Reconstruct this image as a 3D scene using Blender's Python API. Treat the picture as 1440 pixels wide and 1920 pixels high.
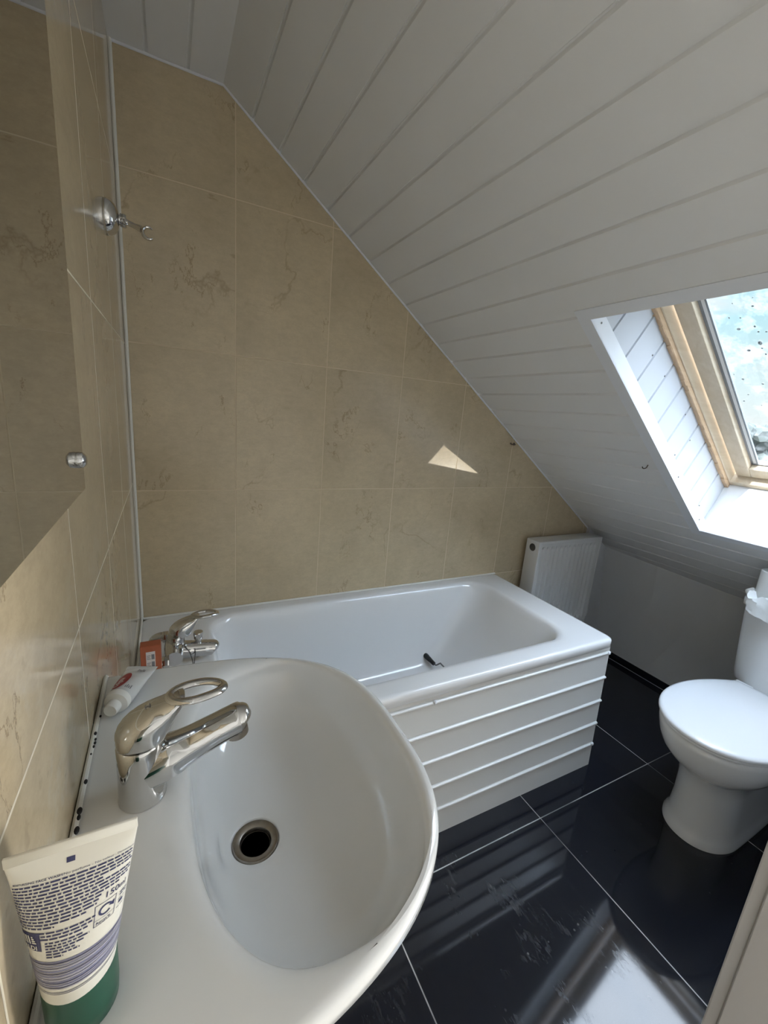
import bpy, bmesh, math, random
from mathutils import Vector, Matrix
random.seed(7)
PI = math.pi
SC = bpy.context.scene
COL = SC.collection
for o in list(bpy.data.objects):
    bpy.data.objects.remove(o, do_unlink=True)

# ------------------------------------------------------------------ camera
CAM = Vector((0.0955, -1.4491, 1.2926))
RC = Matrix(((0.889899, 0.033374, -0.454935), (-0.449017, 0.239862, -0.860726), (0.080395, 0.970233, 0.228439)))
cd = bpy.data.cameras.new('camera')
cd.sensor_fit = 'VERTICAL'; cd.sensor_height = 36.0; cd.sensor_width = 27.0
cd.lens = 786.684 / 1920 * 36.0
cd.clip_start = 0.01; cd.clip_end = 500
cam = bpy.data.objects.new('camera', cd); COL.objects.link(cam)
cam.matrix_world = Matrix.Translation(CAM) @ RC.to_4x4()
SC.camera = cam

# ------------------------------------------------------------------ view / world / sun / lamps
SC.view_settings.view_transform = 'Standard'
SC.view_settings.look = 'None'
SC.view_settings.exposure = 0.36
SC.view_settings.gamma = 1.0
SC.view_settings.use_curve_mapping = False

SKY_HIGH = 11.5
FILL_POWER = 50.0
SUN_POWER = 9.0


def lk(nt, a, b):
    nt.links.new(a, b)


def nd(nt, t, **kw):
    n = nt.nodes.new(t)
    for k, v in kw.items():
        if k.startswith('in_'):
            key = k[3:]
            n.inputs[int(key) if key.isdigit() else key].default_value = v
        else:
            setattr(n, k, v)
    return n


def math_n(nt, op, a, b=None, c=None, clamp=False):
    n = nt.nodes.new('ShaderNodeMath'); n.operation = op; n.use_clamp = clamp
    for i, v in enumerate((a, b, c)):
        if v is None:
            continue
        if isinstance(v, (int, float)):
            n.inputs[i].default_value = v
        else:
            nt.links.new(v, n.inputs[i])
    return n.outputs[0]


def mix_c(nt, fac, a, b):
    n = nt.nodes.new('ShaderNodeMix'); n.data_type = 'RGBA'
    for i, v in ((0, fac), (6, a), (7, b)):
        if isinstance(v, (int, float)):
            n.inputs[i].default_value = v
        elif isinstance(v, (tuple, list)):
            n.inputs[i].default_value = (*v[:3], 1)
        else:
            nt.links.new(v, n.inputs[i])
    return n.outputs[2]


def ramp(nt, fac, stops, interp='LINEAR'):
    n = nt.nodes.new('ShaderNodeValToRGB'); cr = n.color_ramp; cr.interpolation = interp
    while len(cr.elements) < len(stops):
        cr.elements.new(0.5)
    for e, (p, c) in zip(cr.elements, stops):
        e.position = p
        e.color = (c, c, c, 1) if isinstance(c, (int, float)) else (*c, 1)
    nt.links.new(fac, n.inputs[0])
    return n.outputs[0]


wd = bpy.data.worlds.new('sky'); SC.world = wd; wd.use_nodes = True
nt = wd.node_tree; nt.nodes.clear()
tc = nd(nt, 'ShaderNodeTexCoord')
sep = nd(nt, 'ShaderNodeSeparateXYZ'); lk(nt, tc.outputs['Generated'], sep.inputs[0])
nz = nd(nt, 'ShaderNodeTexNoise', in_Scale=3.2, in_Detail=6.0, in_Roughness=0.55)
mp = nd(nt, 'ShaderNodeMapping'); mp.inputs['Scale'].default_value = (1, 1, 2.2); mp.inputs['Location'].default_value = (0.35, 0.1, 0.22)
lk(nt, tc.outputs['Generated'], mp.inputs[0]); lk(nt, mp.outputs[0], nz.inputs['Vector'])
cloud = ramp(nt, nz.outputs[0], [(0.40, 0.0), (0.56, 1.0)])
blue = ramp(nt, sep.outputs[2], [(0.0, (1.0, 1.02, 1.0)), (0.10, (0.85, 1.02, 1.05)), (0.25, (0.55, 0.93, 1.05)), (0.6, (0.62, 0.80, 1.05))])
white = mix_c(nt, ramp(nt, sep.outputs[2], [(0.25, 0.0), (0.6, 1.0)]), (1.05, 1.05, 1.05), (0.84, 0.93, 1.08))
skc = mix_c(nt, cloud, blue, white)
stren = nd(nt, 'ShaderNodeMapRange'); stren.interpolation_type = 'SMOOTHSTEP'
stren.inputs['From Min'].default_value = 0.27; stren.inputs['From Max'].default_value = 0.62
stren.inputs['To Min'].default_value = 0.76; stren.inputs['To Max'].default_value = SKY_HIGH
lk(nt, sep.outputs[2], stren.inputs[0])
bg = nd(nt, 'ShaderNodeBackground'); lk(nt, skc, bg.inputs[0]); lk(nt, stren.outputs[0], bg.inputs[1])
wo = nd(nt, 'ShaderNodeOutputWorld'); lk(nt, bg.outputs[0], wo.inputs[0])

sd = bpy.data.lights.new('sun', 'SUN'); sd.energy = SUN_POWER; sd.angle = 0.009; sd.color = (1.0, 0.96, 0.9)
sun = bpy.data.objects.new('sun', sd); COL.objects.link(sun)
SUN_DIR = Vector((2.656, 0.46, -3.155)).normalized()
sun.rotation_euler = SUN_DIR.to_track_quat('-Z', 'Y').to_euler()
sun.location = (-2, 0, 6)

ld = bpy.data.lights.new('landing_fill', 'POINT'); ld.shadow_soft_size = 0.12; ld.energy = FILL_POWER; ld.color = (1.0, 0.99, 0.97)  # added fill lamp, hidden behind the front wall to bounce off the landing
lamp = bpy.data.objects.new('landing_fill', ld); COL.objects.link(lamp)
lamp.location = (1.75, -1.62, 0.80); lamp.rotation_euler = (0, 0, 0)

# added spot lamp, masked to a three-cornered sun patch on the back wall
GP = Vector((1.93, -1.02, 0.775))
PATCH = [Vector((1.1142, 0, 1.1836)), Vector((1.0474, 0, 1.1092)), Vector((1.3157, 0, 1.0673))]
gd = bpy.data.lights.new('added_patch_spot', 'SPOT'); gd.energy = 42.0; gd.color = (1.0, 0.97, 0.90); gd.shadow_soft_size = 0.0
gd.spot_size = math.radians(24); gd.spot_blend = 0.0
patch_spot = bpy.data.objects.new('added_patch_spot', gd); COL.objects.link(patch_spot)
gq = ((PATCH[0] + PATCH[1] + PATCH[2]) / 3 - GP).to_track_quat('-Z', 'Y')
patch_spot.location = GP; patch_spot.rotation_euler = gq.to_euler()
tri = []
for p in PATCH:
    l = gq.to_matrix().transposed() @ (p - GP)
    tri.append((l.x / -l.z, l.y / -l.z))
gd.use_nodes = True
gt = gd.node_tree
em = gt.nodes['Emission']
gc = nd(gt, 'ShaderNodeTexCoord'); gs = nd(gt, 'ShaderNodeSeparateXYZ'); lk(gt, gc.outputs['Normal'], gs.inputs[0])
gz = math_n(gt, 'ABSOLUTE', gs.outputs[2])
gx = math_n(gt, 'DIVIDE', gs.outputs[0], gz); gy = math_n(gt, 'DIVIDE', gs.outputs[1], gz)
mask = None
cxm = sum(p[0] for p in tri) / 3; cym = sum(p[1] for p in tri) / 3
for i in range(3):
    (ax_, ay_), (bx_, by_) = tri[i], tri[(i + 1) % 3]
    nx_, ny_ = by_ - ay_, ax_ - bx_
    L0 = math.hypot(nx_, ny_); nx_ /= L0; ny_ /= L0
    if (cxm - ax_) * nx_ + (cym - ay_) * ny_ < 0:
        nx_, ny_ = -nx_, -ny_
    d_ = math_n(gt, 'ADD', math_n(gt, 'MULTIPLY', gx, nx_), math_n(gt, 'MULTIPLY', gy, ny_))
    d_ = math_n(gt, 'SUBTRACT', d_, ax_ * nx_ + ay_ * ny_)
    d_ = math_n(gt, 'DIVIDE', math_n(gt, 'ADD', d_, 0.0015), 0.003, clamp=True)
    mask = d_ if mask is None else math_n(gt, 'MULTIPLY', mask, d_)
lk(gt, mask, em.inputs['Strength'])

# ------------------------------------------------------------------ helpers


class MB:
    def __init__(self):
        self.bm = bmesh.new()

    def vs(self, pts):
        return [self.bm.verts.new(p) for p in pts]

    def face(self, vs):
        try:
            return self.bm.faces.new(vs)
        except ValueError:
            return None

    def poly(self, pts):
        return self.face(self.vs(pts))

    def box(self, a, b, bev=0.0, seg=2, fn=None):
        t = bmesh.new()
        bmesh.ops.create_cube(t, size=1.0)
        for v in t.verts:
            v.co = Vector(((a[i] + b[i]) / 2 + v.co[i] * abs(b[i] - a[i])) for i in range(3))
        if bev > 0:
            bmesh.ops.bevel(t, geom=list(t.edges), offset=bev, segments=seg, profile=0.5, affect='EDGES')
        self.merge(t, fn)

    def merge(self, t, fn=None):
        mp_ = {}
        for v in t.verts:
            mp_[v] = self.bm.verts.new(fn(v.co) if fn else v.co)
        for f in t.faces:
            self.face([mp_[v] for v in f.verts])
        t.free()

    def loft(self, rings, cap0=True, cap1=True, closed=True):
        R = [self.vs(r) for r in rings]
        n = len(R[0])
        for a, b in zip(R, R[1:]):
            for i in range(n if closed else n - 1):
                j = (i + 1) % n
                self.face([a[i], a[j], b[j], b[i]])
        if cap0:
            self.face(list(reversed(R[0])))
        if cap1:
            self.face(R[-1])
        return R

    def lathe(self, prof, o, axis=(0, 0, 1), n=32):
        """prof: list of (r, h) from start to end along axis"""
        ax = Vector(axis).normalized()
        u = ax.orthogonal().normalized(); w = ax.cross(u)
        o = Vector(o)
        rings = []
        for r, h in prof:
            r = max(r, 1e-5)
            rings.append([o + ax * h + (u * math.cos(2 * PI * i / n) + w * math.sin(2 * PI * i / n)) * r for i in range(n)])
        self.loft(rings)

    def tube(self, path, r, n=12, closed=False, up=None, sx=1.0, sy=1.0):
        P = [Vector(p) for p in path]
        m = len(P)
        rr = r if isinstance(r, (list, tuple)) else [r] * m
        rings = []
        pu = None
        for i, p in enumerate(P):
            if closed:
                d = P[(i + 1) % m] - P[i - 1]
            else:
                d = P[min(i + 1, m - 1)] - P[max(i - 1, 0)]
            d.normalize()
            if up is not None:
                u = Vector(up); u = (u - d * u.dot(d)).normalized()
            elif pu is None:
                u = d.orthogonal().normalized()
            else:
                u = (pu - d * pu.dot(d)).normalized()
            pu = u
            w = d.cross(u)
            rings.append([p + u * math.cos(2 * PI * k / n) * rr[i] * sx + w * math.sin(2 * PI * k / n) * rr[i] * sy for k in range(n)])
        if closed:
            rings.append(rings[0])
            R = self.loft(rings, False, False)
            bmesh.ops.remove_doubles(self.bm, verts=R[0] + R[-1], dist=1e-7)
        else:
            self.loft(rings)

    def sphere(self, c, r, seg=16, ring=10, sc=(1, 1, 1)):
        t = bmesh.new()
        bmesh.ops.create_uvsphere(t, u_segments=seg, v_segments=ring, radius=r)
        for v in t.verts:
            v.co = Vector((v.co[i] * sc[i] + c[i]) for i in range(3))
        self.merge(t)

    def build(self, name, mat, parent=None, smooth=True, ang=35):
        bmesh.ops.recalc_face_normals(self.bm, faces=self.bm.faces)
        me = bpy.data.meshes.new(name)
        self.bm.to_mesh(me); self.bm.free()
        if mat:
            me.materials.append(mat)
        if smooth:
            me.polygons.foreach_set('use_smooth', [True] * len(me.polygons))
            me.set_sharp_from_angle(angle=math.radians(ang))
        o = bpy.data.objects.new(name, me); COL.objects.link(o)
        if parent:
            attach(o, parent)
        return o


def world_mat(o):
    m = Matrix.LocRotScale(o.location, o.rotation_euler, o.scale)
    return (world_mat(o.parent) @ o.matrix_parent_inverse @ m) if o.parent else m


def attach(o, parent):
    o.parent = parent
    o.matrix_parent_inverse = world_mat(parent).inverted()


def thing(name, label, cat, loc, group=None):
    o = bpy.data.objects.new(name, None); COL.objects.link(o)
    o.location = loc; o.empty_display_size = 0.05
    o['label'] = label; o['category'] = cat
    if group:
        o['group'] = group
    return o


def struct(o):
    o['kind'] = 'structure'
    return o


def tag(o, label, cat, group=None):
    o['label'] = label; o['category'] = cat
    if group:
        o['group'] = group
    return o


def bez(pts, n=24):
    """Catmull-Rom through pts"""
    P = [Vector(p) for p in pts]
    P = [P[0] * 2 - P[1]] + P + [P[-1] * 2 - P[-2]]
    out = []
    segs = len(P) - 3
    for i in range(segs):
        k = max(2, n // segs)
        for j in range(k):
            t = j / k
            a, b, c, d = P[i:i + 4]
            out.append(0.5 * ((2 * b) + (c - a) * t + (2 * a - 5 * b + 4 * c - d) * t * t + (3 * b - a - 3 * c + d) * t ** 3))
    out.append(P[-2])
    return out


# ------------------------------------------------------------------ materials
def mat(name, col, rough=0.5, metal=0.0, spec=0.5, coat=0.0, noise=0.0, nscale=40.0, bump=0.0, bscale=300.0):
    m = bpy.data.materials.new(name); m.use_nodes = True
    t = m.node_tree; b = t.nodes['Principled BSDF']
    b.inputs['Base Color'].default_value = (*col, 1)
    b.inputs['Roughness'].default_value = rough
    b.inputs['Metallic'].default_value = metal
    b.inputs['Specular IOR Level'].default_value = spec
    b.inputs['Coat Weight'].default_value = coat
    b.inputs['Coat Roughness'].default_value = 0.05
    co = nd(t, 'ShaderNodeTexCoord')
    if noise > 0:
        n = nd(t, 'ShaderNodeTexNoise', in_Scale=nscale, in_Detail=5.0)
        lk(t, co.outputs['Object'], n.inputs['Vector'])
        c = mix_c(t, n.outputs[0], tuple(x * (1 - noise) for x in col), tuple(min(1, x * (1 + noise)) for x in col))
        lk(t, c, b.inputs['Base Color'])
    if bump > 0:
        n2 = nd(t, 'ShaderNodeTexNoise', in_Scale=bscale, in_Detail=3.0)
        lk(t, co.outputs['Object'], n2.inputs['Vector'])
        bp = nd(t, 'ShaderNodeBump', in_Strength=bump, in_Distance=0.001)
        lk(t, n2.outputs[0], bp.inputs['Height']); lk(t, bp.outputs[0], b.inputs['Normal'])
    return m


def grout_mask(t, coord, off, pitch, half):
    a = math_n(t, 'SUBTRACT', coord, off)
    a = math_n(t, 'DIVIDE', a, pitch)
    tid = math_n(t, 'FLOOR', a)
    a = math_n(t, 'ADD', a, 0.5)
    fl = math_n(t, 'FLOOR', a)
    a = math_n(t, 'SUBTRACT', a, fl)
    a = math_n(t, 'SUBTRACT', a, 0.5)
    a = math_n(t, 'ABSOLUTE', a)
    a = math_n(t, 'MULTIPLY', a, pitch)
    mr = nd(t, 'ShaderNodeMapRange')
    mr.inputs['From Min'].default_value = half * 0.7; mr.inputs['From Max'].default_value = half * 1.5
    mr.inputs['To Min'].default_value = 1.0; mr.inputs['To Max'].default_value = 0.0
    lk(t, a, mr.inputs[0])
    return mr.outputs[0], tid


def tile_mat(name, axis, uoff, upitch, voff, vpitch, base, grout, rough, half=0.0016, stain=False):
    m = bpy.data.materials.new(name); m.use_nodes = True
    t = m.node_tree; b = t.nodes['Principled BSDF']
    g = nd(t, 'ShaderNodeNewGeometry')
    s = nd(t, 'ShaderNodeSeparateXYZ'); lk(t, g.outputs['Position'], s.inputs[0])
    mu, fu = grout_mask(t, s.outputs[axis], uoff, upitch, half)
    mv, fv = grout_mask(t, s.outputs[2], voff, vpitch, half)
    gm = math_n(t, 'MAXIMUM', mu, mv)
    # per tile shift so the veins do not run across the grout
    cb = nd(t, 'ShaderNodeCombineXYZ'); lk(t, math_n(t, 'MULTIPLY', fu, 3.71), cb.inputs[0]); lk(t, math_n(t, 'MULTIPLY', fv, 5.3), cb.inputs[2]); cb.inputs[1].default_value = 1.3
    va = nd(t, 'ShaderNodeVectorMath', operation='ADD'); lk(t, g.outputs['Position'], va.inputs[0]); lk(t, cb.outputs[0], va.inputs[1])
    n1 = nd(t, 'ShaderNodeTexNoise', in_Scale=5.0, in_Detail=8.0, in_Roughness=0.62, in_Distortion=0.4); lk(t, va.outputs[0], n1.inputs['Vector'])
    mpz = nd(t, 'ShaderNodeMapping'); mpz.inputs['Scale'].default_value = (1, 1, 1.7); lk(t, va.outputs[0], mpz.inputs[0])
    n2 = nd(t, 'ShaderNodeTexNoise', in_Scale=30.0, in_Detail=9.0, in_Roughness=0.82); lk(t, mpz.outputs[0], n2.inputs['Vector'])
    n3 = nd(t, 'ShaderNodeTexNoise', in_Scale=1.9, in_Detail=7.0, in_Roughness=0.55, in_Distortion=0.5); lk(t, va.outputs[0], n3.inputs['Vector'])
    vein = math_n(t, 'ABSOLUTE', math_n(t, 'SUBTRACT', n3.outputs[0], 0.5))
    vein = ramp(t, vein, [(0.0, 1.0), (0.002, 0.8), (0.006, 0.0)])
    n4 = nd(t, 'ShaderNodeTexNoise', in_Scale=2.1, in_Detail=2.0); lk(t, va.outputs[0], n4.inputs['Vector'])
    vein = math_n(t, 'MULTIPLY', vein, ramp(t, n4.outputs[0], [(0.48, 0.0), (0.6, 1.0)]))
    pit = ramp(t, n2.outputs[0], [(0.30, 1.0), (0.40, 0.0)])
    pit = math_n(t, 'MULTIPLY', pit, ramp(t, n1.outputs[0], [(0.45, 0.0), (0.62, 1.0)]))
    c = mix_c(t, ramp(t, n1.outputs[0], [(0.25, 0.0), (0.75, 1.0)]), tuple(x * 0.86 for x in base), tuple(x * 1.14 for x in base))
    c = mix_c(t, math_n(t, 'MULTIPLY', ramp(t, n2.outputs[0], [(0.36, 0.0), (0.64, 1.0)]), 0.45), c, tuple(x * 0.66 for x in base))
    # short steep hairline cracks
    mpc = nd(t, 'ShaderNodeMapping'); mpc.inputs['Scale'].default_value = (1.0, 1.0, 0.55); mpc.inputs['Location'].default_value = (4.1, 2.7, 1.9); lk(t, va.outputs[0], mpc.inputs[0])
    n7 = nd(t, 'ShaderNodeTexNoise', in_Scale=4.2, in_Detail=9.0, in_Roughness=0.62, in_Distortion=0.3); lk(t, mpc.outputs[0], n7.inputs['Vector'])
    crack = ramp(t, math_n(t, 'ABSOLUTE', math_n(t, 'SUBTRACT', n7.outputs[0], 0.47)), [(0.0, 1.0), (0.0018, 0.6), (0.0042, 0.0)])
    n8 = nd(t, 'ShaderNodeTexNoise', in_Scale=7.5, in_Detail=2.0); lk(t, mpc.outputs[0], n8.inputs['Vector'])
    crack = math_n(t, 'MULTIPLY', crack, ramp(t, n8.outputs[0], [(0.52, 0.0), (0.62, 1.0)]))
    vein = math_n(t, 'MAXIMUM', math_n(t, 'MULTIPLY', vein, 0.55), crack)
    c = mix_c(t, math_n(t, 'MULTIPLY', pit, 0.4), c, tuple(x * 0.5 for x in base))
    c = mix_c(t, math_n(t, 'MULTIPLY', vein, 0.75), c, (base[0] * 0.45, base[1] * 0.38, base[2] * 0.3))
    if stain:
        n5 = nd(t, 'ShaderNodeTexNoise', in_Scale=11.0, in_Detail=6.0, in_Roughness=0.65); lk(t, g.outputs['Position'], n5.inputs['Vector'])
        low = nd(t, 'ShaderNodeMapRange'); low.inputs['From Min'].default_value = 0.95; low.inputs['From Max'].default_value = 1.22
        low.inputs['To Min'].default_value = 1.0; low.inputs['To Max'].default_value = 0.0; lk(t, s.outputs[2], low.inputs[0])
        sp_ = math_n(t, 'MULTIPLY', ramp(t, n5.outputs[0], [(0.54, 0.0), (0.60, 1.0)]), low.outputs[0])
        c = mix_c(t, math_n(t, 'MULTIPLY', sp_, 0.30), c, (0.62, 0.58, 0.47))
        n6 = nd(t, 'ShaderNodeTexNoise', in_Scale=45.0, in_Detail=4.0); lk(t, g.outputs['Position'], n6.inputs['Vector'])
        c = mix_c(t, math_n(t, 'MULTIPLY', math_n(t, 'MULTIPLY', ramp(t, n6.outputs[0], [(0.62, 0.0), (0.70, 1.0)]), low.outputs[0]), 0.35), c, (0.22, 0.18, 0.12))
    c = mix_c(t, gm, c, grout)
    lk(t, c, b.inputs['Base Color'])
    r = math_n(t, 'ADD', math_n(t, 'MULTIPLY', gm, 0.4), math_n(t, 'ADD', math_n(t, 'MULTIPLY', n2.outputs[0], 0.14), rough))
    lk(t, r, b.inputs['Roughness'])
    h = math_n(t, 'SUBTRACT', math_n(t, 'MULTIPLY', n1.outputs[0], 0.06), math_n(t, 'ADD', gm, math_n(t, 'MULTIPLY', vein, 0.25)))
    bp = nd(t, 'ShaderNodeBump', in_Strength=0.5, in_Distance=0.0015); lk(t, h, bp.inputs['Height']); lk(t, bp.outputs[0], b.inputs['Normal'])
    return m


TB = (0.59, 0.485, 0.325)
M = {}
M['tile_back'] = tile_mat('beige_tile_back', 0, 0.2951, 0.2987, 0.577, 0.4265, TB, (0.66, 0.545, 0.375), 0.16, 0.0014)
M['tile_left'] = tile_mat('beige_tile_left', 1, -0.9166, 0.2904, 1.0286, 0.3952, TB, (0.80, 0.74, 0.60), 0.03, 0.0012, True)
M['ceil'] = mat('white_cladding', (0.73, 0.73, 0.72), 0.38, noise=0.015, nscale=3)
M['pvc'] = mat('white_pvc', (0.74, 0.76, 0.79), 0.3)
M['plaster'] = mat('grey_plaster', (0.66, 0.67, 0.68), 0.75, noise=0.04, nscale=6, bump=0.15)
M['white_paint'] = mat('white_paint', (0.44, 0.425, 0.41), 0.55, noise=0.03, nscale=8)
M['carpet'] = mat('beige_carpet', (0.50, 0.49, 0.46), 0.95, noise=0.1, nscale=30)
M['landing_paint'] = mat('landing_paint', (0.78, 0.78, 0.77), 0.7, noise=0.02, nscale=5)
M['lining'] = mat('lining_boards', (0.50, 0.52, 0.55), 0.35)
M['grout'] = mat('grey_grout', (0.30, 0.31, 0.33), 0.8)
M['sealant'] = mat('white_sealant', (0.78, 0.77, 0.72), 0.35)
M['mould'] = mat('black_mould', (0.012, 0.012, 0.014), 0.6)
M['ceramic'] = mat('white_ceramic', (0.80, 0.81, 0.81), 0.07, coat=0.6)
M['enamel'] = mat('white_enamel', (0.80, 0.80, 0.795), 0.10, coat=0.5)
M['seat'] = mat('white_seat', (0.82, 0.83, 0.84), 0.16)
M['panel'] = mat('white_panel', (0.74, 0.74, 0.72), 0.28)
M['chrome'] = mat('chrome', (0.62, 0.62, 0.615), 0.06, 1.0, noise=0.06, nscale=60)
M['steel'] = mat('worn_steel', (0.36, 0.33, 0.29), 0.32, 1.0, noise=0.25, nscale=120)
M['dark'] = mat('dark_void', (0.012, 0.014, 0.014), 0.35)
M['rad'] = mat('radiator_enamel', (0.74, 0.74, 0.73), 0.3)
M['mirror'] = mat('mirror_silver', (0.60, 0.59, 0.55), 0.015, 1.0)
M['mirror_edge'] = mat('mirror_edge', (0.05, 0.06, 0.05), 0.2)
M['pine'] = None
M['gasket'] = mat('grey_gasket', (0.30, 0.32, 0.34), 0.5)
M['alu'] = mat('pale_aluminium', (0.93, 0.94, 0.95), 0.35)
M['black'] = mat('black_rubber', (0.012, 0.015, 0.016), 0.4)
M['wire'] = mat('grey_wire', (0.18, 0.18, 0.18), 0.3, 1.0)
M['screw'] = mat('brown_screw', (0.10, 0.08, 0.06), 0.5, 0.6)
M['tubewhite'] = mat('ivory_tube', (0.76, 0.75, 0.68), 0.32)
M['navy'] = mat('navy_print', (0.035, 0.04, 0.12), 0.45)
M['greyblue'] = mat('grey_blue_print', (0.21, 0.22, 0.36), 0.45)
M['palegrey'] = mat('pale_grey_print', (0.42, 0.42, 0.50), 0.45)
M['green'] = mat('green_cap', (0.010, 0.075, 0.046), 0.3, noise=0.1, nscale=30)
M['paste'] = mat('silver_white_tube', (0.70, 0.71, 0.71), 0.22)
M['capwhite'] = mat('white_cap', (0.82, 0.82, 0.79), 0.35)
M['red'] = mat('red_print', (0.33, 0.025, 0.03), 0.35)
M['printwhite'] = mat('white_print', (0.72, 0.66, 0.64), 0.4)
M['printgrey'] = mat('grey_print', (0.22, 0.22, 0.24), 0.4)
M['orange'] = mat('orange_card', (0.42, 0.115, 0.05), 0.45, noise=0.12, nscale=50)
M['paper'] = mat('tissue_paper', (0.80, 0.82, 0.81), 0.9, bump=0.3, bscale=200)
M['card'] = mat('brown_card', (0.40, 0.30, 0.2), 0.8)
M['leaf'] = mat('hazy_foliage', (0.062, 0.072, 0.066), 0.9, noise=0.25, nscale=1.5)
M['ground'] = mat('hazy_field', (0.070, 0.078, 0.062), 0.9, noise=0.15, nscale=0.05)
M['roof'] = mat('pale_roof', (0.085, 0.075, 0.07), 0.8)
M['housewall'] = mat('pale_render', (0.12, 0.118, 0.112), 0.8)
M['window_dark'] = mat('far_window', (0.03, 0.035, 0.04), 0.3)


def wood_mat(name, c0, c1, edge):
    m = bpy.data.materials.new(name); m.use_nodes = True
    t = m.node_tree; b = t.nodes['Principled BSDF']
    co = nd(t, 'ShaderNodeTexCoord')
    mp_ = nd(t, 'ShaderNodeMapping'); mp_.inputs['Rotation'].default_value = (0, math.radians(-35.88), 0); mp_.inputs['Scale'].default_value = (1.5, 30, 30)
    lk(t, co.outputs['Object'], mp_.inputs[0])
    n = nd(t, 'ShaderNodeTexNoise', in_Scale=1.6, in_Detail=6.0, in_Roughness=0.6, in_Distortion=0.6); lk(t, mp_.outputs[0], n.inputs['Vector'])
    c = mix_c(t, ramp(t, n.outputs[0], [(0.3, 0.0), (0.7, 1.0)]), c0, c1)
    lk(t, c, b.inputs['Base Color']); b.inputs['Roughness'].default_value = 0.45
    return m


M['pine'] = wood_mat('varnished_pine', (0.62, 0.51, 0.36), (0.72, 0.62, 0.48), None)
M['rawpine'] = wood_mat('raw_pine', (0.60, 0.41, 0.25), (0.74, 0.55, 0.37), None)


def floor_material():
    m = bpy.data.materials.new('black_floor_tile'); m.use_nodes = True
    t = m.node_tree; b = t.nodes['Principled BSDF']
    g = nd(t, 'ShaderNodeNewGeometry')
    s = nd(t, 'ShaderNodeSeparateXYZ'); lk(t, g.outputs['Position'], s.inputs[0])
    mu, _ = grout_mask(t, s.outputs[0], 1.1825, 0.6024, 0.0013)
    mv, _ = grout_mask(t, s.outputs[1], -0.710, 0.6024, 0.0013)
    n0 = nd(t, 'ShaderNodeTexNoise', in_Scale=3.3, in_Detail=4.0); lk(t, g.outputs['Position'], n0.inputs['Vector'])
    wear = ramp(t, n0.outputs[0], [(0.40, 0.25), (0.55, 1.0)])
    gm = math_n(t, 'MAXIMUM', mu, mv)
    n1 = nd(t, 'ShaderNodeTexNoise', in_Scale=7.0, in_Detail=4.0, in_Roughness=0.6); lk(t, g.outputs['Position'], n1.inputs['Vector'])
    mpf = nd(t, 'ShaderNodeMapping'); mpf.inputs['Rotation'].default_value = (0, 0, 0.5); mpf.inputs['Scale'].default_value = (1.0, 0.28, 1); lk(t, g.outputs['Position'], mpf.inputs[0])
    n2 = nd(t, 'ShaderNodeTexNoise', in_Scale=70.0, in_Detail=6.0, in_Roughness=0.75, in_Distortion=0.5); lk(t, mpf.outputs[0], n2.inputs['Vector'])
    smear = math_n(t, 'MULTIPLY', ramp(t, n1.outputs[0], [(0.50, 0.0), (0.64, 1.0)]), ramp(t, n2.outputs[0], [(0.50, 0.0), (0.70, 1.0)]))
    # scuffs gather in front of the bath between the basin and the toilet
    dx = math_n(t, 'SUBTRACT', s.outputs[0], 0.78); dy = math_n(t, 'SUBTRACT', s.outputs[1], -0.92)
    dist = math_n(t, 'SQRT', math_n(t, 'ADD', math_n(t, 'MULTIPLY', dx, dx), math_n(t, 'MULTIPLY', dy, dy)))
    near = nd(t, 'ShaderNodeMapRange'); near.inputs['From Min'].default_value = 0.10; near.inputs['From Max'].default_value = 0.42
    near.inputs['To Min'].default_value = 1.0; near.inputs['To Max'].default_value = 0.12
    lk(t, dist, near.inputs[0])
    smear = math_n(t, 'MULTIPLY', smear, near.outputs[0])
    vo = nd(t, 'ShaderNodeTexVoronoi', in_Scale=30.0); lk(t, g.outputs['Position'], vo.inputs['Vector'])
    speck = ramp(t, vo.outputs['Distance'], [(0.05, 1.0), (0.10, 0.0)])
    speck = math_n(t, 'MULTIPLY', math_n(t, 'MULTIPLY', speck, ramp(t, n1.outputs[0], [(0.5, 0.0), (0.56, 1.0)])), near.outputs[0])
    c = mix_c(t, math_n(t, 'MULTIPLY', smear, 0.30), (0.0070, 0.0085, 0.0145), (0.20, 0.20, 0.19))
    c = mix_c(t, math_n(t, 'MULTIPLY', speck, 0.6), c, (0.32, 0.32, 0.30))
    c = mix_c(t, math_n(t, 'MULTIPLY', gm, wear), c, (0.50, 0.49, 0.46))
    lk(t, c, b.inputs['Base Color'])
    r = math_n(t, 'ADD', math_n(t, 'ADD', 0.065, math_n(t, 'MULTIPLY', smear, 0.35)), math_n(t, 'MULTIPLY', gm, 0.4))
    lk(t, r, b.inputs['Roughness'])
    b.inputs['Specular IOR Level'].default_value = 0.55
    bp = nd(t, 'ShaderNodeBump', in_Strength=0.4, in_Distance=0.001)
    lk(t, math_n(t, 'SUBTRACT', math_n(t, 'MULTIPLY', n1.outputs[0], 0.03), gm), bp.inputs['Height']); lk(t, bp.outputs[0], b.inputs['Normal'])
    # shading normal tilted to shift the skylight's reflection; the floor itself is flat
    tilt_ = nd(t, 'ShaderNodeVectorMath', operation='ADD'); lk(t, g.outputs['Normal'], tilt_.inputs[0]); tilt_.inputs[1].default_value = (-0.032, -0.006, 0)
    nrm = nd(t, 'ShaderNodeVectorMath', operation='NORMALIZE'); lk(t, tilt_.outputs[0], nrm.inputs[0]); lk(t, nrm.outputs[0], bp.inputs['Normal'])
    return m


M['floor'] = floor_material()


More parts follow.
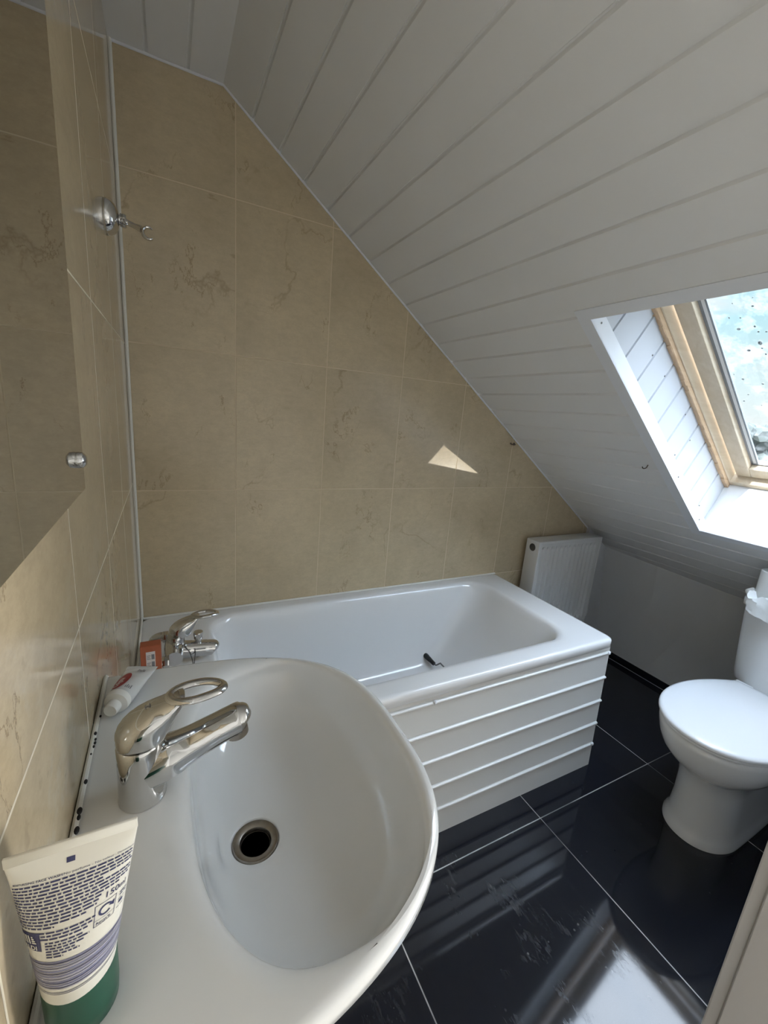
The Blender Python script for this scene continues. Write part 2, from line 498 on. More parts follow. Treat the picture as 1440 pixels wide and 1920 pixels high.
def glass_material():
    m = bpy.data.materials.new('window_glass'); m.use_nodes = True
    t = m.node_tree; t.nodes.clear()
    tr = nd(t, 'ShaderNodeBsdfTransparent'); tr.inputs[0].default_value = (0.94, 0.97, 0.97, 1)
    gl = nd(t, 'ShaderNodeBsdfGlossy', in_Roughness=0.01)
    fr = nd(t, 'ShaderNodeFresnel', in_IOR=1.45)
    mx = nd(t, 'ShaderNodeMixShader'); lk(t, fr.outputs[0], mx.inputs[0]); lk(t, tr.outputs[0], mx.inputs[1]); lk(t, gl.outputs[0], mx.inputs[2])
    # thin film of dirt on the pane
    co = nd(t, 'ShaderNodeTexCoord')
    n = nd(t, 'ShaderNodeTexNoise', in_Scale=14.0, in_Detail=6.0, in_Roughness=0.7); lk(t, co.outputs['Object'], n.inputs['Vector'])
    df = nd(t, 'ShaderNodeBsdfTranslucent'); df.inputs[0].default_value = (0.8, 0.8, 0.78, 1)
    mx2 = nd(t, 'ShaderNodeMixShader'); lk(t, math_n(t, 'MULTIPLY', ramp(t, n.outputs[0], [(0.5, 0.0), (0.75, 1.0)]), 0.12), mx2.inputs[0])
    lk(t, mx.outputs[0], mx2.inputs[1]); lk(t, df.outputs[0], mx2.inputs[2])
    o = nd(t, 'ShaderNodeOutputMaterial'); lk(t, mx2.outputs[0], o.inputs[0])
    return m


M['glass'] = glass_material()
M['drop'] = mat('grey_raindrop', (0.42, 0.47, 0.50), 0.2)

# ------------------------------------------------------------------ room shell
XR, ZC, SL, XK = 0.2634, 2.1194, -0.7233, 2.3805       # ridge x, ceiling height, slope, knee wall
ZK = ZC + SL * (XK - XR)
YE = -3.3                                                # far end of the landing behind the doorway
TV = Vector((0.8103, 0, -0.5861)); NV = Vector((0.5861, 0, 0.8103))
TEND = (XK - XR) / TV.x


def W(t, y, off):
    """slope coordinates: t down the slope from the ridge, y, off outward"""
    return Vector((XR, 0, ZC)) + TV * t + NV * off + Vector((0, y, 0))


T0, T1 = 0.9536, 1.979          # skylight opening along the slope
YL, YR = -0.655, -1.205         # and across


def ysk(t, y):
    return y + (t - 1.466) * 0.031


def WS(t, y, off):
    return W(t, ysk(t, y), off)


b = MB()
b.box((-0.08, -1.37, -0.06), (XK + 0.06, 0.08, 0.0))
struct(b.build('floor', M['floor'], smooth=False))
b = MB()
b.box((-0.08, YE, -0.06), (XK + 0.06, -1.37, 0.0))
struct(b.build('floor', M['carpet'], smooth=False))
b = MB()
b.box((-0.08, -1.52, 0), (0.0, 0.08, ZC + 0.12))
struct(b.build('wall_left', M['tile_left'], smooth=False))
b = MB()
b.box((-0.08, YE, 0), (0.0, -1.52, ZC + 0.12))
struct(b.build('wall_left', M['landing_paint'], smooth=False))


def gable(y0, y1, x0, x1, name, m, e=0.0):
    bb = MB()
    def zt(x):
        return ZC + e if x <= XR else ZC + SL * (x - XR) + e
    xs = [x0] + ([XR] if x0 < XR < x1 else []) + [x1]
    pts = [(x0, 0), (x1, 0)] + [(x, zt(x)) for x in reversed(xs)]
    f = bb.vs([(x, y0, z) for x, z in pts]); k = bb.vs([(x, y1, z) for x, z in pts])
    bb.face(f); bb.face(list(reversed(k)))
    n = len(pts)
    for i in range(n):
        bb.face([f[i], k[i], k[(i + 1) % n], f[(i + 1) % n]])
    return struct(bb.build(name, m, smooth=False))


gable(0.0, 0.08, 0.0, XK, 'wall_back', M['tile_back'], 0.0)
gable(-0.02, 0.0, 2.115, XK, 'wall_back', M['plaster'], 0.0)
gable(-1.37, -1.27, 0.99, XK, 'wall_front', M['white_paint'], 0.0)
gable(YE - 0.08, YE, 0.0, XK, 'wall_rear', M['landing_paint'], 0.0)
b = MB()
def ktop(y):
    x = 2.275 - 0.083 * max(y, -1.2)
    return (x, y, ZC + SL * (x - XR))
ys = [0.0, -0.3, -0.6, -0.9, -1.2, YE]
b.loft([[(XK, y, 0) for y in ys], [ktop(y) for y in ys], [(XK + 0.08, y, ZK + 0.02) for y in ys], [(XK + 0.08, y, 0) for y in ys]], False, False, closed=False)
struct(b.build('wall_right', M['plaster'], smooth=False))
b = MB(); b.box((XK - 0.009, -1.27, 0), (XK, 0.0, 0.04), 0.001, 1)
bbr = struct(b.build('baseboard_right', M['floor'], smooth=False))
b = MB(); b.box((XK - 0.0125, -1.27, 0), (XK - 0.009, 0.0, 0.0012)); b.build('grout_line', M['grout'], bbr, smooth=False)

# boarded ceiling: flat strip and slope in one skin with a recessed groove at each board joint
GW, GD = 0.0095, 0.0042


def groove_profile(a, bnd, joints):
    out = [(a, 0.0)]
    for j in joints:
        if a + 0.01 < j < bnd - 0.01:
            out += [(j - GW / 2, 0.0), (j - GW / 2 + 0.0012, GD), (j + GW / 2 - 0.0050, GD), (j + GW / 2, 0.0)]
    out.append((bnd, 0.0))
    return out


b = MB()
flatj = [0.0801, 0.1757]
prof = groove_profile(0.0, XR, flatj)
b.loft([[(x, YE, ZC + d) for x, d in prof], [(x, 0.0, ZC + d) for x, d in prof]], False, False, closed=False)
joints = [0.0944 * k for k in range(1, 40)]


def slope_strip(t0, t1, ya, yb):
    p = groove_profile(t0, t1, joints)
    b.loft([[ya(t, d) for t, d in p], [yb(t, d) for t, d in p]], False, False, closed=False)


slope_strip(0.0, TEND, lambda t, d: WS(t, YL, d) if T0 - 1e-6 <= t <= T1 + 1e-6 else W(t, ysk(T0 if t < T0 else T1, YL), d), lambda t, d: W(t, 0.0, d))
slope_strip(0.0, TEND, lambda t, d: W(t, YE, d), lambda t, d: WS(t, YR, d) if T0 - 1e-6 <= t <= T1 + 1e-6 else W(t, ysk(T0 if t < T0 else T1, YR), d))
slope_strip(0.0, T0, lambda t, d: W(t, ysk(T0, YR), d), lambda t, d: W(t, ysk(T0, YL), d))
slope_strip(T1, TEND, lambda t, d: W(t, ysk(T1, YR), d), lambda t, d: W(t, ysk(T1, YL), d))
# outer roof skin
b.poly([W(0, YE, 0.02), W(T0, YE, 0.02), W(T0, 0.08, 0.02), W(0, 0.08, 0.02)])
b.poly([(-0.08, YE, ZC + 0.02), (XR, YE, ZC + 0.02), (XR, 0.08, ZC + 0.02), (-0.08, 0.08, ZC + 0.02)])
struct(b.build('ceiling', M['ceil'], smooth=False))

# white corner strip and thin edge strips
b = MB()
b.tube([(0.004, -0.004, 0.579), (0.004, -0.004, 1.1), (0.0045, -0.0045, 1.6), (0.004, -0.004, ZC)], 0.0048, 8)
struct(b.build('trim_1', M['sealant']))
b = MB()
b.tube([(0.0, -0.003, ZC - 0.002), (XR, -0.003, ZC - 0.002)], 0.0034, 6)
b.tube([(XR, -0.003, ZC - 0.002), W(TEND, -0.003, -0.002)], 0.0034, 6)
struct(b.build('trim_2', M['pvc']))
# door lining at the right hand side of the doorway the picture is taken from
b = MB()
b.box((0.972, -1.385, 0.0), (0.99, -1.283, 1.59), 0.002, 1)
b.box((0.980, -1.283, 0.0), (1.05, -1.262, 1.56), 0.003, 2)
struct(b.build('trim_3', M['white_paint'], smooth=False))

# ------------------------------------------------------------------ skylight
win = bpy.data.objects.new('window_1', None); COL.objects.link(win); win.location = WS((T0 + T1) / 2, (YL + YR) / 2, 0); struct(win)
OFF = 0.205


def wbox(bb, t0, t1, y0, y1, o0, o1, bev=0.0, seg=2):
    bb.box((t0, min(y0, y1), o0), (t1, max(y0, y1), o1), bev, seg, fn=lambda c: WS(c.x, c.y, c.z))


rj = [0.9536 + 0.177 + 0.0925 * k for k in range(-1, 10)]
def rev_prof():
    out = [(T0, 0)]
    for j in rj:
        if T0 + 0.01 < j < T1 - 0.01:
            out += [(j - 0.0045, 0), (j - 0.003, 0.005), (j + 0.003, 0.005), (j + 0.0045, 0)]
    return out + [(T1, 0)]
b = MB()
for ye, sg in ((YL, 1), (YR, -1)):
    p = rev_prof()
    b.loft([[WS(t, ye + sg * d, 0.0) for t, d in p], [WS(t, ye + sg * d, OFF) for t, d in p]], False, False, closed=False)
    b.loft([[WS(t, ye + sg * 0.03, -0.0) for t, d in p], [WS(t, ye + sg * 0.03, OFF + 0.06) for t, d in p]], False, False, closed=False)
b.build('reveal_boards', M['lining'], win, smooth=False)
b = MB(); b.poly([WS(T0, YL, 0), WS(T0, YR, 0), WS(T0, YR, OFF + 0.02), WS(T0, YL, OFF + 0.02)])
b.build('head_board', M['pvc'], win, smooth=False)
b = MB(); b.poly([WS(T1, YL, 0), WS(T1, YR, 0), WS(T1 - 0.022, YR, OFF + 0.02), WS(T1 - 0.022, YL, OFF + 0.02)])
b.build('window_sill', M['ceil'], win, smooth=False)
# angle trim round the opening
b = MB()
wbox(b, T0 - 0.004, T1 + 0.004, YL - 0.002, YL, -0.002, 0.044, 0.0008, 1)
wbox(b, T0 - 0.03, T1 + 0.03, YL - 0.002, YL + 0.032, -0.002, 0.0005)
wbox(b, T0 - 0.03, T0, YR, YL, -0.002, 0.0005)
wbox(b, T0, T0 + 0.002, YR, YL, -0.002, 0.044)
wbox(b, T1, T1 + 0.03, YR, YL, -0.002, 0.0005)
wbox(b, T1 - 0.004, T1 - 0.002, YR, YL, -0.002, 0.03)
wbox(b, T0 - 0.03, T1 + 0.03, YR - 0.032, YR + 0.002, -0.002, 0.0005)
b.build('opening_trim', M['pvc'], win, smooth=False)
b = MB()
for t, o in ((0.99, 0.022), (1.66, 0.022), (1.93, 0.02)):
    p = WS(t, YL - 0.003, o); b.sphere(p, 0.0028, 8, 6, (1, 0.5, 1))
for t, o in ((1.215, 0.13), (1.31, 0.14), (1.50, 0.155), (1.60, 0.13), (1.575, 0.05), (1.88, 0.05)):
    p = WS(t, YL - 0.001, o); b.sphere(p, 0.0026, 8, 6, (1, 0.5, 1))
b.build('trim_nails', M['wire'], win)
# casing, sash, bead, pane
fy, ft = 0.012, 0.014
b = MB()
wbox(b, T0 + 0.0, T1 - 0.016, YL - fy, YL + 0.012, OFF - 0.014, OFF + 0.004)
for k in range(40):
    t = T0 + 0.03 + k * 0.0235
    if k % 4 != 2:
        wbox(b, t, t + 0.018 + random.random() * 0.02, YL - fy + 0.001, YL + 0.004, OFF - 0.0150 - random.random() * 0.0018, OFF - 0.012)
b.build('raw_edge_batten', M['rawpine'], win, smooth=False)
b = MB()
wbox(b, T0, T1 - 0.02, YL - 0.016, YL + 0.02, OFF, OFF + 0.066, 0.002, 1)
wbox(b, T0, T1 - 0.02, YR - 0.02, YR + 0.016, OFF, OFF + 0.066, 0.002, 1)
wbox(b, T0 - 0.02, T0 + 0.014, YR, YL, OFF, OFF + 0.066, 0.002, 1)
wbox(b, T1 - 0.042, T1 + 0.005, YR, YL, OFF, OFF + 0.066, 0.002, 1)
b.build('casing_frame', M['pine'], win, smooth=False)
SY, ST0, ST1 = YL - 0.072, T0 + 0.08, 1.882
SYR = YR + 0.072
b = MB()
wbox(b, T0 + 0.02, T1 - 0.046, YL - 0.026, SY, OFF + 0.026, OFF + 0.068, 0.003, 2)
wbox(b, T0 + 0.02, T1 - 0.046, YR + 0.026, SYR, OFF + 0.026, OFF + 0.068, 0.003, 2)
wbox(b, T0 + 0.02, ST0, SYR, SY, OFF + 0.026, OFF + 0.068, 0.003, 2)
wbox(b, ST1, T1 - 0.046, SYR, SY, OFF + 0.026, OFF + 0.068, 0.003, 2)
b.build('sash', M['pine'], win, smooth=False)
GO = OFF + 0.055
b = MB()
for (y0, y1) in ((SY, SY - 0.006), (SY - 0.016, SY - 0.021), (SYR, SYR + 0.006), (SYR + 0.016, SYR + 0.021)):
    wbox(b, ST0, ST1, y0, y1, GO - 0.008, GO - 0.001)
for (t0, t1) in ((ST1, ST1 - 0.006), (ST0, ST0 + 0.006)):
    wbox(b, min(t0, t1), max(t0, t1), SYR, SY, GO - 0.008, GO - 0.001)
b.build('glazing_gasket', M['gasket'], win, smooth=False)
b = MB()
wbox(b, ST0, ST1, SY - 0.006, SY - 0.016, GO - 0.006, GO - 0.001)
wbox(b, ST0, ST1, SYR + 0.006, SYR + 0.016, GO - 0.006, GO - 0.001)
b.build('glazing_bead', M['alu'], win, smooth=False)
b = MB(); b.poly([WS(ST0, SY - 0.01, GO), WS(ST0, SYR + 0.01, GO), WS(ST1, SYR + 0.01, GO), WS(ST1, SY - 0.01, GO)])
pane = b.build('pane', M['glass'], win, smooth=False)


def pane_pt(u, v):
    d = RC @ Vector(((u - 720) / 786.684, -(v - 960) / 786.684, -1.0))
    # intersect with the pane plane
    p0 = WS(ST0, SY, GO - 0.002)
    return CAM + d * ((p0 - CAM).dot(NV) / d.dot(NV))


DROPS = [(1373, 569, 1.0), (1411, 558, .7), (1411, 574, 1.2), (1367, 596, 1.3), (1388, 596, 1.0), (1385, 617, 1.9), (1415, 612, 1.7), (1422, 622, 1.2), (1437, 622, 1.0),
         (1425, 643, 3.6), (1429, 653, 1.2), (1404, 657, 1.9), (1376, 702, 1.0), (1393, 711, 1.7), (1403, 740, 1.0), (1436, 664, 1.5), (1430, 720, 1.4), (1395, 752, 1.2), (1428, 760, 1.0)]
for i, (u, v, s) in enumerate(DROPS):
    p = pane_pt(u, v)
    bb = MB()
    t = bmesh.new(); bmesh.ops.create_uvsphere(t, u_segments=10, v_segments=6, radius=0.0017 * s)
    q = NV.to_track_quat('Z', 'Y').to_matrix()
    bb.merge(t, lambda c, p=p: p + q @ Vector((c.x * (0.8 + 0.3 * ((i * 7) % 3)), c.y * 1.3, c.z * 0.25)))
    bb.build('raindrop', M['drop'], pane)

# ------------------------------------------------------------------ world outside the skylight
b = MB()
N = 40
pts = []
for i in range(N + 1):
    row = []
    for j in range(N + 1):
        x = 6 + 234 * (i / N) ** 1.6; y = -110 + 220 * j / N
        z = -6.5 + 0.9 * math.sin(x * 0.06 + 1) * math.cos(y * 0.05) + 5.0 * max(0, (x - 90) / 150) ** 1.5
        row.append((x, y, z))
    pts.append(row)
b.loft(pts, False, False, closed=False)
struct(b.build('ground', M['ground']))


def tree(x, y, zb, h, r, label, seed):
    rnd = random.Random(seed)
    e = thing('hazy_tree', label, 'tree', (x, y, zb), 'hazy trees beyond the skylight')
    bb = MB(); bb.tube([(x, y, zb), (x + 0.1, y, zb + h * 0.6)], [0.25, 0.12], 8); bb.build('trunk', M['screw'], e)
    bb = MB()
    for k in range(26):
        a = rnd.random() * 2 * PI; rr = r * math.sqrt(rnd.random()) * 0.8; zz = zb + h * (0.4 + 0.55 * rnd.random())
        t = bmesh.new(); bmesh.ops.create_icosphere(t, subdivisions=2, radius=r * (0.25 + 0.25 * rnd.random()))
        for v in t.verts:
            v.co *= 1 + 0.35 * (rnd.random() - 0.5)
        c = Vector((x + rr * math.cos(a), y + rr * math.sin(a), zz))
        bb.merge(t, lambda q, c=c: q + c)
    bb.build('crown', M['leaf'], e, smooth=False)


def far_pt(u, dist, z):
    d = RC @ Vector(((u - 720) / 786.684, -(815 - 960) / 786.684, -1.0))
    k = dist / math.hypot(d.x, d.y)
    return CAM.x + d.x * k, CAM.y + d.y * k, z


for i, (u, dist, h, r, lb) in enumerate([(1399, 62, 9.4, 2.6, 'hazy rounded tree at the left edge of the skylight pane'),
                                         (1414, 84, 9.6, 3.2, 'hazy tree second from the left edge of the skylight pane'),
                                         (1430, 108, 10.4, 4.0, 'hazy tree third from the left edge of the skylight pane'),
                                         (1458, 73, 10.6, 3.4, 'hazy tall tree cut by the right edge of the picture')]):
    x, y, z = far_pt(u, dist, -6.5)
    tree(x, y, z, h, r, lb, 11 + i)
hx, hy, _ = far_pt(1436, 40, 0)
e = thing('house', 'pale distant house with a pitched roof seen through the skylight', 'house', (hx, hy, -6.5))
b = MB(); b.box((hx, hy - 4, -7), (hx + 7, hy + 2.2, -2.5)); hw = b.build('house_wall', M['housewall'], e, smooth=False)
for yy in (-2.6, -0.2):
    b = MB(); b.box((hx - 0.05, hy + yy, -5.0), (hx + 0.05, hy + yy + 1.0, -3.8)); b.build('house_window', M['window_dark'], hw, smooth=False)
b = MB(); b.loft([[(hx - 0.4, hy - 4.3, -2.5), (hx + 7.4, hy - 4.3, -2.5), (hx + 3.5, hy - 4.3, 0.1)], [(hx - 0.4, hy + 2.5, -2.5), (hx + 7.4, hy + 2.5, -2.5), (hx + 3.5, hy + 2.5, 0.1)]])
b.build('house_roof', M['roof'], e, smooth=False)

# ------------------------------------------------------------------ bath
BL, BW, BH = 1.495, 0.638, 0.579
bath = thing('bathtub', 'white bathtub along the beige tiled wall with a grooved white front panel', 'bath', (BL / 2, -BW / 2, 0))


def rrect(x0, x1, y0, y1, r, z, n=10):
    r = max(r, 1e-4)
    out = []
    for cx, cy, a0 in ((x1 - r, y1 - r, 0), (x0 + r, y1 - r, 90), (x0 + r, y0 + r, 180), (x1 - r, y0 + r, 270)):
        for k in range(n + 1):
            a = math.radians(a0 + 90 * k / n)
            out.append((cx + r * math.cos(a), cy + r * math.sin(a), z))
    return out


x0, x1, y0, y1 = 0.003, BL, -BW, -0.003
rings = [rrect(x0 + .004, x1 - .004, y0 + .004, y1, .02, BH - .036),
         rrect(x0, x1, y0, y1, .022, BH - .032), rrect(x0, x1, y0, y1, .022, BH - .008), rrect(x0 + .002, x1 - .002, y0 + .002, y1 - .001, .022, BH - .003),
         rrect(x0 + .007, x1 - .007, y0 + .007, y1 - .003, .024, BH),
         rrect(x0 + .013, x1 - .013, y0 + .013, y1 - .006, .024, BH + .0003), rrect(.180, 1.378, -.594, -.036, .104, BH), rrect(.19, 1.365, -.582, -.045, .10, BH - .001),
         rrect(.196, 1.358, -.566, -.051, .098, BH - .004), rrect(.203, 1.350, -.559, -.058, .096, BH - .012), rrect(.208, 1.338, -.553, -.064, .095, BH - .03),
         rrect(.222, 1.275, -.540, -.078, .10, BH - .13), rrect(.238, 1.20, -.528, -.092, .10, BH - .24),
         rrect(.262, 1.125, -.512, -.108, .095, BH - .315), rrect(.285, 1.085, -.492, -.128, .085, BH - .338), rrect(.315, 1.05, -.465, -.155, .07, BH - .347),
         rrect(.6, .8, -.35, -.27, .03, BH - .352)]
b = MB(); b.loft(rings, False, True)
tub = b.build('tub', M['enamel'], bath, ang=60)
b = MB(); b.lathe([(.001, 0), (.032, 0), (.034, .002), (.03, .004), (.02, .003), (.001, .003)], (.36, -.31, BH - .350)); b.build('bath_waste', M['chrome'], bath)
# front panel with rounded ribs at each board joint
PXT, PXB, PYT, PYB = 1.492, 1.548, -0.631, -0.616


def pnx(z):
    return PXT + (PXB - PXT) * (1 - z / .546)


def pny(z):
    return PYT + (PYB - PYT) * (1 - z / .546)


zs = [0.520, 0.413, 0.310, 0.206, 0.107]
prof = [(0.0, 0.0)]
for z in sorted(zs):
    prof += [(z - .0065, 0.0), (z - .0052, -.0035), (z + .0005, -.0065), (z + .0035, -.0055), (z + .0052, -.0025), (z + .0068, .0035), (z + .0085, 0.0)]
prof += [(0.546, 0.0), (0.546, 0.012)]
b = MB()
b.loft([[(0.02, pny(z) + d, z) for z, d in prof], [(pnx(z), pny(z) + d, z) for z, d in prof]], False, False, closed=False)
b.loft([[(pnx(z), pny(z) + d, z) for z, d in prof], [(pnx(z) - .004, pny(z) + .016, z) for z, d in prof]], False, False, closed=False)
b.loft([[(pnx(z) - .004, pny(z) + .014, z) for z, d in prof], [(PXT - .004 + (pnx(z) - PXT) * .3, -0.02, z) for z, d in prof]], False, False, closed=False)
pan = b.build('bath_panel', M['panel'], bath, smooth=False)
for x, z in ((0.735, 0.5245), (1.484, 0.521), (1.526, 0.111)):
    b = MB(); b.lathe([(.0062, 0), (.006, .004), (.004, .007), (.001, .008)], (x, pny(z) - .003, z), (0, -1, 0), 16); b.build('screw_cap', M['pvc'], pan)
# sealant beads where the tub meets the walls
b = MB(); b.tube([(0.006, -0.004, BH + .001), (BL, -0.004, BH + .001)], .004, 8); b.tube([(0.004, -0.006, BH + .001), (0.004, -.60, BH + .001)], .004, 8)
b.build('sealant', M['sealant'], bath)

# crank lying in the bath
crank = thing('crank_handle', 'black handled cranked wire tool lying inside the white bathtub', 'tool', (1.13, -.10, .235))
def on(u, v, y):
    d = RC @ Vector(((u - 720) / 786.684, -(v - 960) / 786.684, -1.0))
    return CAM + d * ((y - CAM.y) / d.y)
A_, B_ = on(796, 1227, -.098), on(814, 1245, -.16)
C1, C2, C3, C4 = on(818, 1247, -.165), on(825, 1244, -.19), on(828, 1246, -.205), on(850, 1270, -.285)
b = MB(); b.tube(bez([A_, A_.lerp(B_, .33), A_.lerp(B_, .7), B_], 16), [.0085, .0105, .0115, .0115, .0115, .011, .0105, .0105, .010, .0095, .009, .009, .0088, .0086, .0086, .008], 14); b.build('grip', M['black'], crank)
b = MB(); b.tube(bez([B_, C1, C2, C3, C4], 24), .0032, 8); b.build('wire_arm', M['wire'], crank)

# ------------------------------------------------------------------ taps
def lever_mesh(b, o, s, dx, tilt=0.0, loop_z=.0):
    """lever with an open loop, heel at o, pointing along +x"""
    ox, oy, oz = o
    secs = [(.0008, .0075, -.0045, .0050), (.003, .0125, -.0068, .0112), (.007, .0170, -.0075, .0162), (.013, .0215, -.0075, .0202), (.021, .0262, -.0075, .0220), (.029, .0300, -.0075, .0216), (.036, .0328, -.0070, .0200), (.042, .0348, -.0030, .0182), (.048, .0365, .0080, .0168), (.053, .0376, .0180, .0156), (.058, .0384, .0262, .0142), (.0615, .0384, .0310, .0115), (.0630, .0375, .0335, .0070)]
    rings = []
    for x, zt, zb, ry in secs:
        zm, hz = (zt + zb) / 2, (zt - zb) / 2
        rg = []
        for k in range(32):
            a = 2 * PI * k / 32; c_, s_ = math.cos(a), math.sin(a)
            if s_ < 0:
                yy = ry * math.copysign(abs(c_) ** .35, c_); zz = zm + hz * -(abs(s_) ** .35)
            else:
                yy = ry * math.copysign(abs(c_) ** .85, c_); zz = zm + hz * s_ ** .8
            rg.append((ox + x * s, oy + yy * s, oz + zz * s))
        rings.append(rg)
    b.loft(rings)
    path = []
    for k in range(40):
        a = 2 * PI * k / 40
        x = .0745 + .0255 * math.cos(a); y = .0138 * math.sin(a) * (1 - .10 * math.cos(a)); z = .0352 + (x - .047) * .05 - 4.0 * max(0, x - .078) ** 2
        path.append((ox + x * s, oy + y * s, oz + z * s))
    b.tube(path, .0046 * s, 12, closed=True, up=(0, 0, 1), sx=.80, sy=1.05)


tap = thing('basin_mixer_tap', 'chrome loop-lever mixer tap standing on the white washbasin', 'tap', (.0605, -1.021, .878))
b = MB()
b.lathe([(.0226, 0), (.0228, .002), (.0222, .005), (.0219, .03), (.0217, .055), (.0217, .0655), (.0208, .0672), (.012, .0675)], (.0605, -1.021, .8785), n=40)
body = b.build('tap_body', M['chrome'], tap)
b = MB()
b.tube(bez([(.066, -1.021, .911), (.085, -1.021, .918), (.105, -1.021, .9255), (.130, -1.021, .9350), (.150, -1.021, .9420), (.1585, -1.021, .9445), (.1640, -1.021, .9435), (.1672, -1.021, .9410)], 42),
       [.0225] * 8 + [.022, .0212, .0204, .0197, .0192, .0187, .0183, .018, .0178, .0176, .0174, .0173] + [.0171] * 11 + [.0158, .0156, .0152, .0147, .0138, .0125, .0105, .0095, .008, .006, .003, .002][:12], 24)
sp = b.build('spout', M['chrome'], tap)
b = MB(); b.lathe([(.0125, 0), (.0125, .0095), (.0105, .0105), (.0105, .008), (.001, .008)], (.1545, -1.021, .934), (.16, 0, -1), 24); b.build('aerator', M['steel'], sp)
b = MB(); lever_mesh(b, (.0385, -1.021, .9525), 1.03, 0)
lev = b.build('lever', M['chrome'], tap)

b_ = None
btap = thing('bath_mixer_tap', 'chrome bath mixer tap with diverter knob at the tap end of the bathtub', 'tap', (.09, -.30, BH))
BY = -.300
b = MB()
b.tube([(.094, BY + .058, .628), (.094, BY + .03, .630), (.095, BY, .632), (.094, BY - .03, .630), (.094, BY - .058, .628)], [.019, .0215, .0245, .0225, .0205], 24)
b.lathe([(.021, -.01), (.0225, .012), (.021, .03), (.018, .034)], (.098, BY, .640), (.15, 0, 1), 32)
b.build('tap_body', M['chrome'], btap)
for sy, nm in ((1, 'far'), (-1, 'near')):
    yy = BY + sy * .066
    b = MB(); b.tube(bez([(.040, yy + sy * .012, BH + .001), (.040, yy + sy * .012, BH + .022), (.046, yy + sy * .010, .620), (.060, yy + sy * .004, .629), (.078, yy, .629)], 24), .0125, 16)
    b.lathe([(.02, 0), (.021, .003), (.016, .006)], (.040, yy + sy * .012, BH), n=24)
    eb = b.build('elbow_pipe', M['chrome'], btap)
    b = MB(); b.lathe([(.0155, 0), (.0165, .002), (.0165, .014), (.0155, .016)], (.066, yy, .629), (1, 0, 0), 8); b.build('union_nut', M['chrome'], eb)
b = MB(); b.tube(bez([(.105, BY, .622), (.13, BY, .6175), (.16, BY, .6145), (.185, BY, .6125), (.195, BY, .6095), (.2005, BY, .6045)], 30), [.0235] * 8 + [.0225] * 8 + [.0215] * 8 + [.0208, .0195, .018, .016, .013, .009] + [.005], 20)
sp2 = b.build('spout', M['chrome'], btap)
b = MB(); b.lathe([(.0085, 0), (.0085, .010), (.0115, .014), (.0130, .028), (.012, .0325), (.001, .0335)], (.155, BY, .633), n=24); b.build('diverter_knob', M['chrome'], sp2)
b = MB(); b.lathe([(.009, 0), (.0085, .010), (.001, .012)], (.152, BY - .004, .605), (0, 0, -1), 20); b.build('hose_outlet', M['steel'], sp2)
b = MB(); lever_mesh(b, (.082, BY, .672), 1.22, 0); b.build('lever', M['chrome'], btap)
b = MB()
ch = [(.120, BY - .02, .642), (.132, BY - .032, .622), (.138, BY - .04, .600), (.137, BY - .045, .585)]
for p in bez(ch, 40):
    b.sphere(p, .0014, 6, 4)
ch = [(.137, BY + .012, .636), (.145, BY - .022, .625), (.143, BY - .035, .605), (.140, BY - .045, .585)]
for p in bez(ch, 40):
    b.sphere(p, .0014, 6, 4)
b.build('plug_chain', M['wire'], btap)

# ------------------------------------------------------------------ washbasin
BZ = 0.878
bas = thing('washbasin', 'white D-shaped washbasin fixed to the left tiled wall', 'washbasin', (0.0, -1.027, 0))
BC = Vector((0.205, -1.027))
NA = 144


def outer_r(a, grow=0.0):
    dx, dy = math.cos(a), math.sin(a)
    lo, hi = 0.0, 0.6
    for _ in range(40):
        m = (lo + hi) / 2
        x, y = BC.x + dx * m, dy * m
        ins = x > 0.002 and (abs(x) / (0.369 + grow)) ** 2.9 + (abs(y) / (0.245 + grow)) ** 2.9 < 1
        lo, hi = (m, hi) if ins else (lo, m)
    return lo


def inner_r(a):
    dx, dy = math.cos(a), math.sin(a)
    lo, hi = 0.0, 0.5
    for _ in range(40):
        m = (lo + hi) / 2
        x, y = dx * m + (BC.x - .222), dy * m
        if x > 0:
            ins = (abs(x) / .1285) ** 2.3 + (abs(y) / .203) ** 2.3 < 1
        else:
            ins = (abs(x) / .117) ** 2.6 + (abs(y) / .203) ** 2.6 < 1
        lo, hi = (m, hi) if ins else (lo, m)
    return lo


angs = sorted([2 * PI * i / NA for i in range(NA)] + [math.atan2(s * .245, .002 - BC.x) % (2 * PI) for s in (1, -1)])
RO = [outer_r(a) for a in angs]; RI = [inner_r(a) for a in angs]
DR = Vector((0.177, -1.027)); DZ = 0.764


def ring(fn):
    out = []
    for a, ro, ri in zip(angs, RO, RI):
        r, z = fn(a, ro, ri)
        out.append((BC.x + math.cos(a) * r, BC.y + math.sin(a) * r, z))
    return out


def shrink(f, z, cz=0.0):
    out = []
    for a, ro, ri in zip(angs, RO, RI):
        p = BC + Vector((math.cos(a), math.sin(a))) * ri
        q = (p - DR) * f
        w = max(0.0, min(1.0, (.62 - f) / .40)); w = w * w * (3 - 2 * w)
        rad = .0300 + (f - .22) * .12
        q = DR + q.normalized() * (q.length * (1 - w) + max(rad, .030) * w)
        out.append((q.x, q.y, z))
    return out


def wallfac(a):
    return max(0.0, -math.cos(a))


